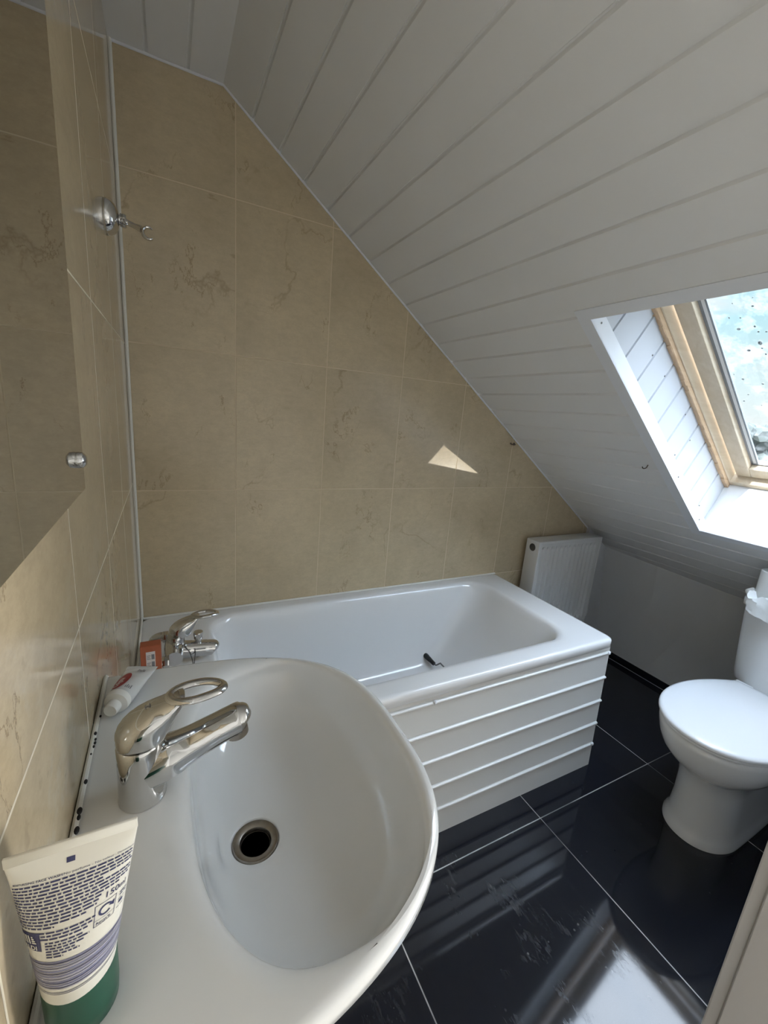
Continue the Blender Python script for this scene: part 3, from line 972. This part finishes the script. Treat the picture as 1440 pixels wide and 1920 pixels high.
rings = []
for sc, z in ((.55, .70), (.72, .74), (.88, .79), (.955, .83), (.985, .850)):
    rings.append([(max(0.003, x * sc if x > .02 else x), -1.027 + (y + 1.027) * sc, z) for x, y, _ in ring(lambda a, ro, ri: (ro, 0))])
rings.append(ring(lambda a, ro, ri: (ro, .858)))
rings.append(ring(lambda a, ro, ri: (ro, .8705)))
rings.append(ring(lambda a, ro, ri: (ro - .0012, .8745)))
rings.append(ring(lambda a, ro, ri: (ro - .004, .8772)))
rings.append(ring(lambda a, ro, ri: (ro - .0085, BZ)))
rw = lambda ro, ri: min(.026, .55 * (ro - ri))
for k, dz in ((1.0, 0.0), (.75, .0006), (.5, .0022), (.28, .0050), (.1, .0092), (0.0, .0140)):
    rings.append(ring(lambda a, ro, ri: (ri + rw(ro, ri) * k, BZ - dz)))
for f, z in ((.975, .850), (.945, .835), (.905, .820), (.85, .806), (.77, .794), (.66, .784), (.53, .7765), (.40, .7715), (.29, .7685), (.22, .7665)):
    rings.append(shrink(f, z))
def dring(rd, z):
    out = []
    for a, ri in zip(angs, RI):
        q = (BC + Vector((math.cos(a), math.sin(a))) * ri - DR).normalized() * rd + DR
        out.append((q.x, q.y, z))
    return out


rings.append(dring(.0290, .7655))
rings.append(dring(.0275, .7625))
b = MB(); b.loft(rings, True, False)
b.build('basin_bowl', M['ceramic'], bas, ang=70)
b = MB(); b.lathe([(.0278, -.006), (.0278, .0), (.0265, .0016), (.0235, .0014), (.0190, -.001), (.0175, -.004), (.0170, -.03), (.001, -.03)], (DR.x, DR.y, .7645), n=48)
wst = b.build('waste_ring', M['steel'], bas)
b = MB(); b.lathe([(.001, 0), (.0165, 0), (.0165, .001), (.001, .001)], (DR.x, DR.y, .7375), n=32); b.lathe([(.0168, -.026), (.0172, -.026), (.0172, -.006), (.0168, -.006)], (DR.x, DR.y, .7645), n=32)
b.build('drain_hole', M['dark'], wst)
b = MB(); b.tube([(.10, -1.027, .73), (.10, -1.027, .35), (.095, -1.027, .0)], [.09, .075, .09], 32); b.build('pedestal', M['ceramic'], bas)
b = MB(); b.tube([(.0035, -.785, BZ + .001), (.0035, -.9, BZ + .001), (.0035, -1.269, BZ + .001)], .0030, 8)
sl = b.build('sealant', M['sealant'], bas)
for y, r in ((-.910, .0026), (-.9205, .0018), (-.9265, .0020), (-.9325, .0018), (-.9445, .0016), (-.985, .0027), (-1.022, .0036), (-1.0295, .0026), (-1.044, .0034), (-1.063, .0034), (-1.212, .003), (-.878, .0018)):
    b = MB(); b.sphere((.0058 + .0010 * math.sin(y * 900), y, BZ + .0030), r, 10, 6, (.7, 1.35, .55)); b.build('mould_spot', M['mould'], sl)


# ------------------------------------------------------------------ text helper
def text_polys(s, size=1.0, bold=0.0, align='LEFT'):
    c = bpy.data.curves.new('t', 'FONT'); c.body = s; c.size = size; c.align_x = align; c.offset = bold; c.resolution_u = 2
    o = bpy.data.objects.new('t', c); COL.objects.link(o)
    bpy.context.view_layer.update()
    dg = bpy.context.evaluated_depsgraph_get()
    me = bpy.data.meshes.new_from_object(o.evaluated_get(dg))
    v = [tuple(x.co) for x in me.vertices]; f = [tuple(p.vertices) for p in me.polygons]
    bpy.data.objects.remove(o, do_unlink=True); bpy.data.curves.remove(c); bpy.data.meshes.remove(me)
    return v, f


def add_text(b, s, size, org, fn, bold=0.0, align='LEFT', xs=1.0):
    v, f = text_polys(s, size, bold, align)
    vs = b.vs([fn(org[0] + x * xs, org[1] + y) for x, y, z in v])
    for p in f:
        b.face([vs[i] for i in p])


def add_rect(b, u0, u1, v0, v1, fn, n=1, slant=0.0):
    for k in range(n):
        a, c = u0 + (u1 - u0) * k / n, u0 + (u1 - u0) * (k + 1) / n
        b.poly([fn(a, v0), fn(c, v0), fn(c + slant, v1), fn(a + slant, v1)])


b = MB()
add_text(b, 'N', 1.0, (0, 0), lambda a, c: Vector((.0660 + a * .0075, -1.0235 + c * .0075, .9525 + 1.03 * (.0300 + (.0660 + a * .0075 - .0685) * .39) + .0009)))
b.build('lever_mark', M['printgrey'], lev, smooth=False)

# ------------------------------------------------------------------ face wash tube standing on its cap
TBX, TBY = .0315, -1.186
fw = thing('face_wash_tube', 'white squeeze tube with navy print standing on its green cap on the washbasin', 'tube', (TBX, TBY, BZ))
CAPZ = .040
b = MB(); b.lathe([(.0195, 0), (.0205, .0015), (.0212, .012), (.0214, CAPZ - .001), (.0205, CAPZ)], (TBX, TBY, BZ + .0003), n=48); b.build('cap', M['green'], fw)
TH = .103


def tube_sec(v):
    """v 0..1 from cap to crimp -> centre x, y, z, rx, ry"""
    s = v * v * (3 - 2 * v)
    rx = .0212 + (.0335 - .0212) * (v ** 1.1)
    ry = .0212 * (1 - v ** 1.7) + .0010
    return TBX + .0055 * v, TBY - .006 * v, BZ + CAPZ + TH * v, rx, ry


rings = []
for k in range(29):
    v = k / 28
    cx, cy, cz, rx, ry = tube_sec(v)
    rings.append([(cx + rx * math.sin(2 * PI * i / 48), cy - ry * math.cos(2 * PI * i / 48), cz) for i in range(48)])
b = MB(); b.loft(rings)
cx, cy, cz, rx, ry = tube_sec(1.0)
b.box((cx - rx, cy - .0011, cz - .001), (cx + rx, cy + .0011, cz + .006), .0004, 1)
tb = b.build('tube_body', M['tubewhite'], fw, ang=50)


def fwp(u, v, e=.00025):
    """u metres across the front from the centre, v 0..1 up the tube"""
    cx, cy, cz, rx, ry = tube_sec(min(v, 1.0))
    # arc-like mapping, front centre turned a little towards the room
    ph = u / (.5 * (rx + max(ry, .4 * rx))) + 0.0
    ph = max(-1.75, min(1.75, ph))
    return Vector((cx + (rx + e) * math.sin(ph), cy - (ry + e) * math.cos(ph), cz))


L_ = 1 / TH
rnd = random.Random(3)
b = MB()
add_rect(b, -.0025, .0005, .925, .955, fwp)
# logo panel
b2 = MB()
add_rect(b2, -.0265, -.0138, .420, .545, fwp, 6); b2.build('logo_panel', M['navy'], tb, smooth=False)
fwp2 = lambda u, v: fwp(u, v, .0005)
b2 = MB()
for k in range(3):
    add_rect(b2, -.0240 + k * .0019, -.0230 + k * .0019, -.0 + .470, .527, fwp2, 1, -.0006)
for k in range(4):
    add_rect(b2, -.0185, -.0160 - k * .0005,   .473 + k * .0135, .482 + k * .0135, fwp2)
add_text(b2, 'ALDI', 1.0, (-.0252, 0), lambda u, v: fwp2(-.0252 + (u + .0252) * .0044, .430 + v * .0042 * L_), bold=.02)
b2.build('logo_mark', M['tubewhite'], tb, smooth=False)


def line(b, u0, u1, v, h, wmin=.0012, wmax=.004):
    u = u0
    while u < u1:
        w = wmin + rnd.random() * (wmax - wmin)
        add_rect(b, u, min(u + w, u1), v, v + h, fwp, 1)
        u += w + .0006


def tx(b, s, size, u, v, bold=0.0, align='LEFT'):
    add_text(b, s, 1.0, (0, 0), lambda a, c: fwp(u + a * size, v + c * size * L_), bold=bold, align=align)


tx(b, 'MOISTURISING FACE WASH', .0018, -.0262, .862, .02)
tx(b, 'No perfume - No colour - Dermatologically tested -', .0019, -.0035, .862)
for k in range(14):
    v = .838 - k * .0208
    e_ = [.030, .030, .028, .030, .012, .029, .030, .027, .020, .012, .011, .010, .006, -.006][k]
    line(b, -.0275, e_ - .001, v, .0105)
for k, e_ in enumerate((.009, .008, .006)):
    line(b, -.0275, e_, .535 - k * .0208, .0105)
for k, e_ in enumerate((.004, .007, .005, .001, .003, -.004)):
    line(b, -.0118, e_, .468 - k * .0190, .0100)
tx(b, '150ml', .0052, .0120, .615, .008); tx(b, 'e', .0045, .0295, .62, .02)
# recycling symbol
add_rect(b, .0085, .0088, 0.460, 0.590, fwp); add_rect(b, .0187, .0190, 0.460, 0.590, fwp)
add_rect(b, .0085, .0190, 0.590, 0.593, fwp, 4); add_rect(b, .0085, .0190, 0.460, 0.463, fwp, 4); add_rect(b, .0085, .0190, 0.495, 0.497, fwp, 4)
tx(b, 'Recycle', .0024, .0095, .469, .01)
cu, cv, rr = .0137, .542, .0030
arc = [math.radians(320 - 290 * k / 18) for k in range(19)]
for a0, a1 in zip(arc, arc[1:]):
    q = []
    for aa, r_ in ((a0, rr * .8), (a1, rr * .8), (a1, rr * 1.15), (a0, rr * 1.15)):
        q.append(fwp(cu + r_ * math.cos(aa), cv + r_ * math.sin(aa) * L_))
    b.poly(q)
b.poly([fwp(cu + .0013, cv + .0004 * L_ + .004), fwp(cu + .0045, cv + .002 * L_ + .006), fwp(cu + .0043, cv - .0014 * L_ + .004)])
line(b, .0215, .0275, .570, .008); line(b, .0215, .0275, .553, .008); line(b, .0205, .0270, .530, .003)
line(b, .0215, .0255, .500, .020); line(b, .0205, .0270, .475, .004)
b.build('label_print', M['navy'], tb, smooth=False)
# grey blue stripes
bs = {0: MB(), 1: MB(), 2: MB()}
v = .345
rnd2 = random.Random(5)
k = 0
while v > .135:
    h = rnd2.choice((.004, .006, .008, .011))
    kind = (1, 0, 2, 1, 2, 0, 2, 1)[k % 8]
    add_rect(bs[kind], -.034, .034, v - h, v, fwp, 28)
    v -= h + rnd2.choice((.0015, .003, .004)); k += 1
for v in (.112, .099):
    add_rect(bs[0], -.034, .034, v - .004, v, fwp, 28)
bs[0].build('stripe_print', M['navy'], tb, smooth=False); bs[1].build('stripe_print', M['greyblue'], tb, smooth=False); bs[2].build('stripe_print', M['palegrey'], tb, smooth=False)

# ------------------------------------------------------------------ toothpaste tube lying on the back corner of the basin
P0 = Vector((.0270, -.868, BZ)); P1 = Vector((.0520, -.798, BZ))
ax = (P1 - P0).normalized(); la = Vector((ax.y, -ax.x, 0)); LT = (P1 - P0).length
tp = thing('toothpaste_tube', 'white toothpaste tube with red logo lying on the washbasin by the wall', 'tube', (P0 + P1) / 2)


def tps(v):
    rx = .0155 + (.0215 - .0155) * v
    rz = .0140 * (1 - v ** 1.3) + .0008
    return rx, rz


rings = []
for k in range(25):
    v = k / 24; rx, rz = tps(v)
    c = P0 + (P1 - P0) * v
    wr = .0008 * math.sin(v * 22) * v
    rings.append([c + la * rx * math.cos(2 * PI * i / 40) + Vector((0, 0, .0150 + rz * math.sin(2 * PI * i / 40) + (wr * math.sin(3 * 2 * PI * i / 40 + 4 * v) if math.sin(2 * PI * i / 40) > 0 else 0))) for i in range(40)])
b = MB(); b.loft(rings)
tpb = b.build('tube_body', M['paste'], tp, ang=50)
rx, rz = tps(0)
b = MB(); b.lathe([(.0140, -.002), (.0155, 0), (.0155, .003), (.0145, .0085), (.0085, .0115), (.0085, .0215), (.0075, .0235), (.001, .0235)], P0 + Vector((0, 0, .0158)), -ax, 32)
b.build('cap', M['capwhite'], tp)


def tpp(u, v, e=.0003):
    """u lateral metres (towards the wall negative), v along 0..1, on the upper side"""
    rx, rz = tps(v)
    c = P0 + (P1 - P0) * v
    s = max(-.98, min(.98, u / rx))
    return c + la * (rx + e) * s + Vector((0, 0, .0150 + (rz + e) * math.sqrt(1 - s * s) + .0004 + .0008 * v))


b = MB()
n = 26
cu, cv, ru, rv = -.0062, .34, .0080, .30
cc = [tpp(cu + ru * math.cos(2 * PI * k / n), cv + rv * math.sin(2 * PI * k / n)) for k in range(n)]
ce = tpp(cu, cv)
vs = b.vs(cc); vc = b.vs([ce])[0]
mids = b.vs([tpp(cu + .5 * ru * math.cos(2 * PI * k / n), cv + .5 * rv * math.sin(2 * PI * k / n)) for k in range(n)])
for k in range(n):
    j = (k + 1) % n
    b.face([vs[k], vs[j], mids[j], mids[k]]); b.face([mids[k], mids[j], vc])
b.build('logo_panel', M['red'], tpb, smooth=False)
b = MB()
add_text(b, 'Colgate', 1.0, (0, 0), lambda a, c: tpp(-.0045 - c * .0085, .08 + a * .0085 / LT * .95, .0010), bold=.02)
b.build('logo_print', M['printwhite'], tpb, smooth=False)
b = MB()
for k in range(5):
    add_rect(b, .0015 + k * .0020, .0029 + k * .0020, .70 + .02 * (k % 2), .80 - .02 * (k % 3), tpp)
b.build('small_print', M['printgrey'], tpb, smooth=False)
b = MB()
for k in range(4):
    add_rect(b, .004 + k * .002, .0052 + k * .002, .10, .17 + .03 * (k % 2), tpp)
b.build('small_print', M['printgrey'], tpb, smooth=False)

# ------------------------------------------------------------------ orange carton on the bath rim
bx = thing('soap_carton', 'small orange carton with a white label standing on the bathtub corner', 'box', (.045, -.417, BH))
b = MB(); b.box((.0235, -.432, BH + .0005), (.0668, -.406, .719), .0012, 2); cb_ = b.build('carton', M['orange'], bx, smooth=False)
b = MB(); b.box((.0350, -.4326, .625), (.0540, -.4322, .704)); lb_ = b.build('label_panel', M['printwhite'], cb_, smooth=False)
b = MB()
for k in range(3):
    z = .684 - k * .019
    b.box((.0462, -.4330, z), (.0525, -.4326, z + .013))
    for q in range(3):
        b.box((.0365, -.4330, z + .001 + q * .0042), (.0445 - .002 * (q % 2), -.4326, z + .0024 + q * .0042))
b.build('label_print', M['printgrey'], lb_, smooth=False)

# ------------------------------------------------------------------ mirror with chrome caps
mir = thing('wall_mirror', 'frameless mirror on the left tiled wall above the washbasin', 'mirror', (0, -1.2, 1.18))
b = MB(); b.box((.0035, -1.75, 1.1795), (.0095, -.8665, 1.88), .0006, 1); mg = b.build('mirror_glass', M['mirror'], mir, smooth=False)
for y, z in ((-.905, 1.218),):
    b = MB(); b.lathe([(.0085, 0), (.0088, .002), (.008, .006), (.005, .0088), (.001, .0095)], (.0095, y, z), (1, 0, 0), 24); b.build('fixing_cap', M['chrome'], mir)

# ------------------------------------------------------------------ chrome wall bracket with open clip
brk = thing('wall_bracket', 'chrome domed wall bracket with an open C-shaped clip on the left tiles near the corner', 'bracket', (0, -.333, 1.63))
BYY, BZZ = -.333, 1.630
b = MB(); b.lathe([(.0325, 0), (.0330, .003), (.0312, .010), (.0260, .0175), (.0165, .0225), (.009, .024), (.0085, .030)], (.0003, BYY, BZZ), (1, 0, 0), 40); b.build('dome_rosette', M['chrome'], brk)
b = MB(); b.lathe([(.0115, 0), (.0126, .0015), (.0126, .0035), (.0116, .0042), (.0126, .005), (.0126, .0090), (.0110, .011)], (.026, BYY, BZZ), (1, 0, 0), 12); b.build('collar_nut', M['chrome'], brk)
b = MB()
E0 = Vector((.034, BYY, BZZ)); E1 = Vector((.0630, BYY - .006, BZZ - .0095)); EC = Vector((.0765, BYY - .009, BZZ - .0150))
b.tube(bez([E0, E0.lerp(E1, .5), E1], 12), [.0056, .0054, .0052, .005, .005, .0048, .0048, .0048, .005, .0054, .006, .0065, .0068][:13], 12)
path = []
for k in range(25):
    a = math.radians(50 + 260 * k / 24)
    path.append(EC + Vector((math.cos(a) * .0108, 0, math.sin(a) * .0108)))
b.tube(path, [.0015] + [.0022 + .0012 * math.sin(PI * k / 24) for k in range(1, 24)] + [.0015], 10, up=(0, 1, 0), sx=1.9, sy=1.0)
b.build('clip_arm', M['chrome'], brk)

# screw hooks
hk = thing('screw_hook', 'small rusty screw hook sticking out where the tiled wall meets the sloping ceiling', 'hook', (1.49, 0, 1.196))
b = MB(); b.tube(bez([(1.497, -.001, 1.204), (1.490, -.016, 1.203), (1.480, -.020, 1.203), (1.468, -.016, 1.204), (1.463, -.012, 1.209)], 16), .0028, 8); b.build('hook_wire', M['screw'], hk)
b = MB(); b.lathe([(.006, 0), (.006, .002), (.003, .004)], (1.497, 0, 1.204), (0, -1, 0), 12); b.build('hook_plate', M['screw'], hk)
p = W((1.5426 - XR) / TV.x, -.5895, 0)
hk2 = thing('screw_hook', 'tiny dark screw hook in the sloping ceiling left of the skylight', 'hook', p)
b = MB(); b.tube(bez([p, p - NV * .012, p - NV * .016 + Vector((0, .008, 0)), p - NV * .010 + Vector((0, .014, 0))], 12), .0016, 8); b.build('hook_wire', M['screw'], hk2)

# ------------------------------------------------------------------ radiator
RX0, RX1, RYF, RYB, RZ0, RZ1 = 1.652, 2.108, -.104, -.036, .285, .757
rad = thing('radiator', 'white ribbed panel radiator on the back wall beyond the end of the bathtub', 'radiator', (1.88, -.036, RZ0))
b = MB()
n = 13
pr_ = [(RX0 + .012, RYF)]
pw = (RX1 - RX0 - .05) / n
for k in range(n):
    xa = RX0 + .025 + k * pw
    pr_ += [(xa, RYF), (xa + pw * .24, RYF + .013), (xa + pw * .40, RYF + .013), (xa + pw * .64, RYF)]
pr_ += [(RX1 - .012, RYF)]
za, zb = RZ0 + .02, RZ1 - .028
flat = [(x, RYF) for x, y in pr_]
b.loft([[(x, y, RZ0) for x, y in flat], [(x, y, za) for x, y in flat], [(x, y, za + .015) for x, y in pr_], [(x, y, zb - .015) for x, y in pr_], [(x, y, zb) for x, y in flat], [(x, y, RZ1 - .012) for x, y in flat]], False, False, closed=False)
b.box((RX0 + .01, RYB, RZ0), (RX1 - .01, RYB + .012, RZ1 - .01), .002, 1)
b.build('front_panel', M['rad'], rad, ang=25)
b = MB(); b.box((RX0, RYF - .002, RZ0 + .02), (RX0 + .012, RYB + .012, RZ1), .003, 2); sd_ = b.build('side_panel', M['rad'], rad)
b = MB(); b.lathe([(.0185, 0), (.0175, .0014), (.0150, .001), (.0145, -.004), (.001, -.004)], (RX0 - .0004, (RYF + RYB) / 2 + .004, RZ1 - .035), (-1, 0, 0), 24); b.build('blanking_plug', M['wire'], sd_)
b = MB(); b.box((RX1 - .012, RYF - .002, RZ0 + .02), (RX1, RYB + .012, RZ1), .003, 2); b.build('side_panel', M['rad'], rad)
b = MB(); b.box((RX0 + .002, RYF - .002, RZ1 - .012), (RX1 - .002, RYB + .012, RZ1 + .001), .003, 2); b.build('top_grille', M['rad'], rad)
b = MB()
b.tube([(RX1, -.07, RZ0 + .03), (RX1 + .03, -.07, RZ0 + .03)], .009, 12); b.lathe([(.014, 0), (.015, .01), (.014, .035), (.008, .04)], (RX1 + .03, -.07, RZ0 + .012), n=16)
b.tube([(RX1 + .03, -.07, RZ0 + .012), (RX1 + .03, -.07, .0)], .0075, 12)
b.build('valve', M['rad'], rad)
for x in (RX0 + .08, RX1 - .08):
    b = MB(); b.box((x - .012, RYB + .010, RZ0 + .05), (x + .012, 0, RZ1 - .05)); b.build('hanging_bracket', M['rad'], rad, smooth=False)

# ------------------------------------------------------------------ toilet
TY = -.952
toi = thing('toilet', 'white close-coupled toilet with closed lid under the skylight', 'toilet', (1.75, TY, 0))


def egg(xf, xw, xb, hw, bw, z, yc=TY, n=16, crown=0.0):
    out = []
    def side():
        p = []
        for k in range(n + 1):
            a = PI / 2 * k / n
            p.append((xw - (xw - xf) * math.cos(a) ** .95, hw * math.sin(a) ** .95))
        for k in range(1, n + 1):
            s = k / n
            p.append((xw + (xb - xw) * s, hw - (hw - bw) * s ** 2))
        return p
    s = side()
    for x, y in s:
        out.append((x, yc + y, z))
    for x, y in reversed(s[1:]):
        out.append((x, yc - y, z))
    return out


def interp(path, m):
    return path


PC = TY + .007
rings = [egg(1.574, 1.71, 2.02, .106, .10, 0.0, PC), egg(1.574, 1.71, 2.02, .106, .10, .012, PC), egg(1.582, 1.71, 2.02, .100, .095, .026, PC), egg(1.586, 1.71, 2.02, .094, .09, .05, PC), egg(1.582, 1.71, 2.02, .090, .085, .12, PC),
         egg(1.572, 1.70, 2.0, .088, .085, .19, PC), egg(1.556, 1.70, 2.0, .090, .085, .245, PC), egg(1.536, 1.69, 1.99, .100, .09, .270, TY), egg(1.508, 1.68, 1.98, .118, .095, .290, TY), egg(1.480, 1.67, 1.98, .136, .10, .312, TY), egg(1.456, 1.66, 1.98, .150, .108, .342, TY), egg(1.440, 1.655, 1.98, .158, .11, .375, TY),
         egg(1.432, 1.655, 1.98, .163, .115, .405), egg(1.430, 1.655, 1.98, .164, .115, .422), egg(1.436, 1.655, 1.98, .160, .112, .427)]
b = MB(); b.loft(rings)
b.box((1.86, TY - .125, .385), (2.08, TY + .125, .427), .012, 3)
b.build('pan', M['ceramic'], toi, ang=60)
b = MB()
b.loft([egg(1.432, 1.655, 1.91, .162, .095, .4285), egg(1.428, 1.655, 1.912, .166, .097, .431), egg(1.428, 1.655, 1.912, .166, .097, .437), egg(1.431, 1.655, 1.91, .163, .095, .4385)])
b.build('seat_ring', M['seat'], toi, ang=50)
b = MB()
b.loft([egg(1.430, 1.655, 1.915, .165, .092, .4395), egg(1.4235, 1.655, 1.918, .1715, .094, .4420), egg(1.4235, 1.655, 1.918, .1715, .094, .4475), egg(1.4265, 1.655, 1.916, .169, .092, .4515), egg(1.436, 1.655, 1.91, .161, .087, .4548), egg(1.47, 1.66, 1.89, .135, .075, .4568), egg(1.56, 1.68, 1.83, .06, .04, .4580)])
b.build('lid', M['seat'], toi, ang=60)
for s in (-1, 1):
    b = MB(); b.tube([(1.915, TY + s * .095, .445), (1.915, TY + s * .045, .445)], .010, 12); b.build('hinge', M['seat'], toi)


def cis(xf, bow, xb, hw, z, r=.03, n=24):
    out = []
    for k in range(n + 1):
        s = -1 + 2 * k / n
        y = hw * s
        x = xf + bow * (abs(s) ** 2.2)
        if abs(s) > .9:
            x += .02 * ((abs(s) - .9) / .1) ** 2
        out.append((x, TY + y, z))
    out.append((xb, TY + hw, z)); out.append((xb, TY - hw, z))
    return out


b = MB()
b.loft([cis(1.925, .055, 2.07, .126, .438), cis(1.913, .058, 2.075, .133, .444), cis(1.908, .060, 2.078, .138, .47), cis(1.902, .060, 2.082, .146, .58), cis(1.898, .060, 2.085, .156, .715), cis(1.898, .060, 2.085, .156, .725)])
cst = b.build('cistern', M['ceramic'], toi, ang=50)
b = MB()
b.loft([cis(1.888, .062, 2.092, .160, .727), cis(1.885, .062, 2.094, .1615, .731), cis(1.885, .062, 2.094, .1615, .748), cis(1.889, .062, 2.09, .158, .755), cis(1.91, .06, 2.07, .14, .759)])
b.build('cistern_lid', M['ceramic'], toi, ang=50)

# toilet roll with a loose crumpled tail on the cistern
RLX, RLY = 1.938, -.868
roll = thing('toilet_roll', 'white toilet roll standing on the cistern with a loose sheet hanging down', 'toilet roll', (RLX, RLY, .76))
b = MB()
rr = .041
rings = []
for r_, z in ((.017, .7605), (rr - .002, .7605), (rr, .763), (rr, .870), (rr - .002, .872), (.018, .872), (.017, .868)):
    rings.append([(RLX + r_ * math.cos(2 * PI * k / 40), RLY + r_ * math.sin(2 * PI * k / 40), z) for k in range(40)])
b.loft(rings + [rings[0]], False, False)
b.build('roll', M['paper'], roll, ang=40)
b = MB(); b.lathe([(.0165, 0), (.017, 0), (.017, .096), (.0165, .096)], (RLX, RLY, .7615), n=24); b.build('core', M['card'], roll)
b = MB()
rnd = random.Random(21)
rows = []
for i in range(13):
    s = i / 12
    row = []
    for j in range(11):
        q = j / 10
        y = RLY + .046 - q * .080 - .012 * s
        if s < .45:
            x = RLX - rr * .55 - (s / .45) * (RLX - rr * .55 - 1.880 + .010 * abs(q - .5)); z = .768 + .016 * math.sin(q * 7 + s * 9) * (1 - s) + .012
        else:
            f = (s - .45) / .55
            x = 1.878 + .0045 * math.sin(q * 8 + 2) - .002 * f; z = .772 - f * (.044 + .024 * q)
        row.append((x + rnd.uniform(-.002, .002), y + rnd.uniform(-.002, .002), z + rnd.uniform(-.002, .002)))
    rows.append(row)
b.loft(rows, False, False, closed=False)
tail = b.build('loose_sheet', M['paper'], roll, ang=25)
b = MB()
t = bmesh.new(); bmesh.ops.create_icosphere(t, subdivisions=3, radius=.017)
for v in t.verts:
    c = v.co
    v.co = c * (1 + .18 * math.sin(c.x * 260 + c.z * 130) * math.cos(c.y * 210))
b.merge(t, lambda q: Vector((q.x * .9 + 1.945, q.y * 1.0 + RLY + .052, q.z * .95 + .776)))
b.build('crumpled_sheet', M['paper'], roll, ang=25)
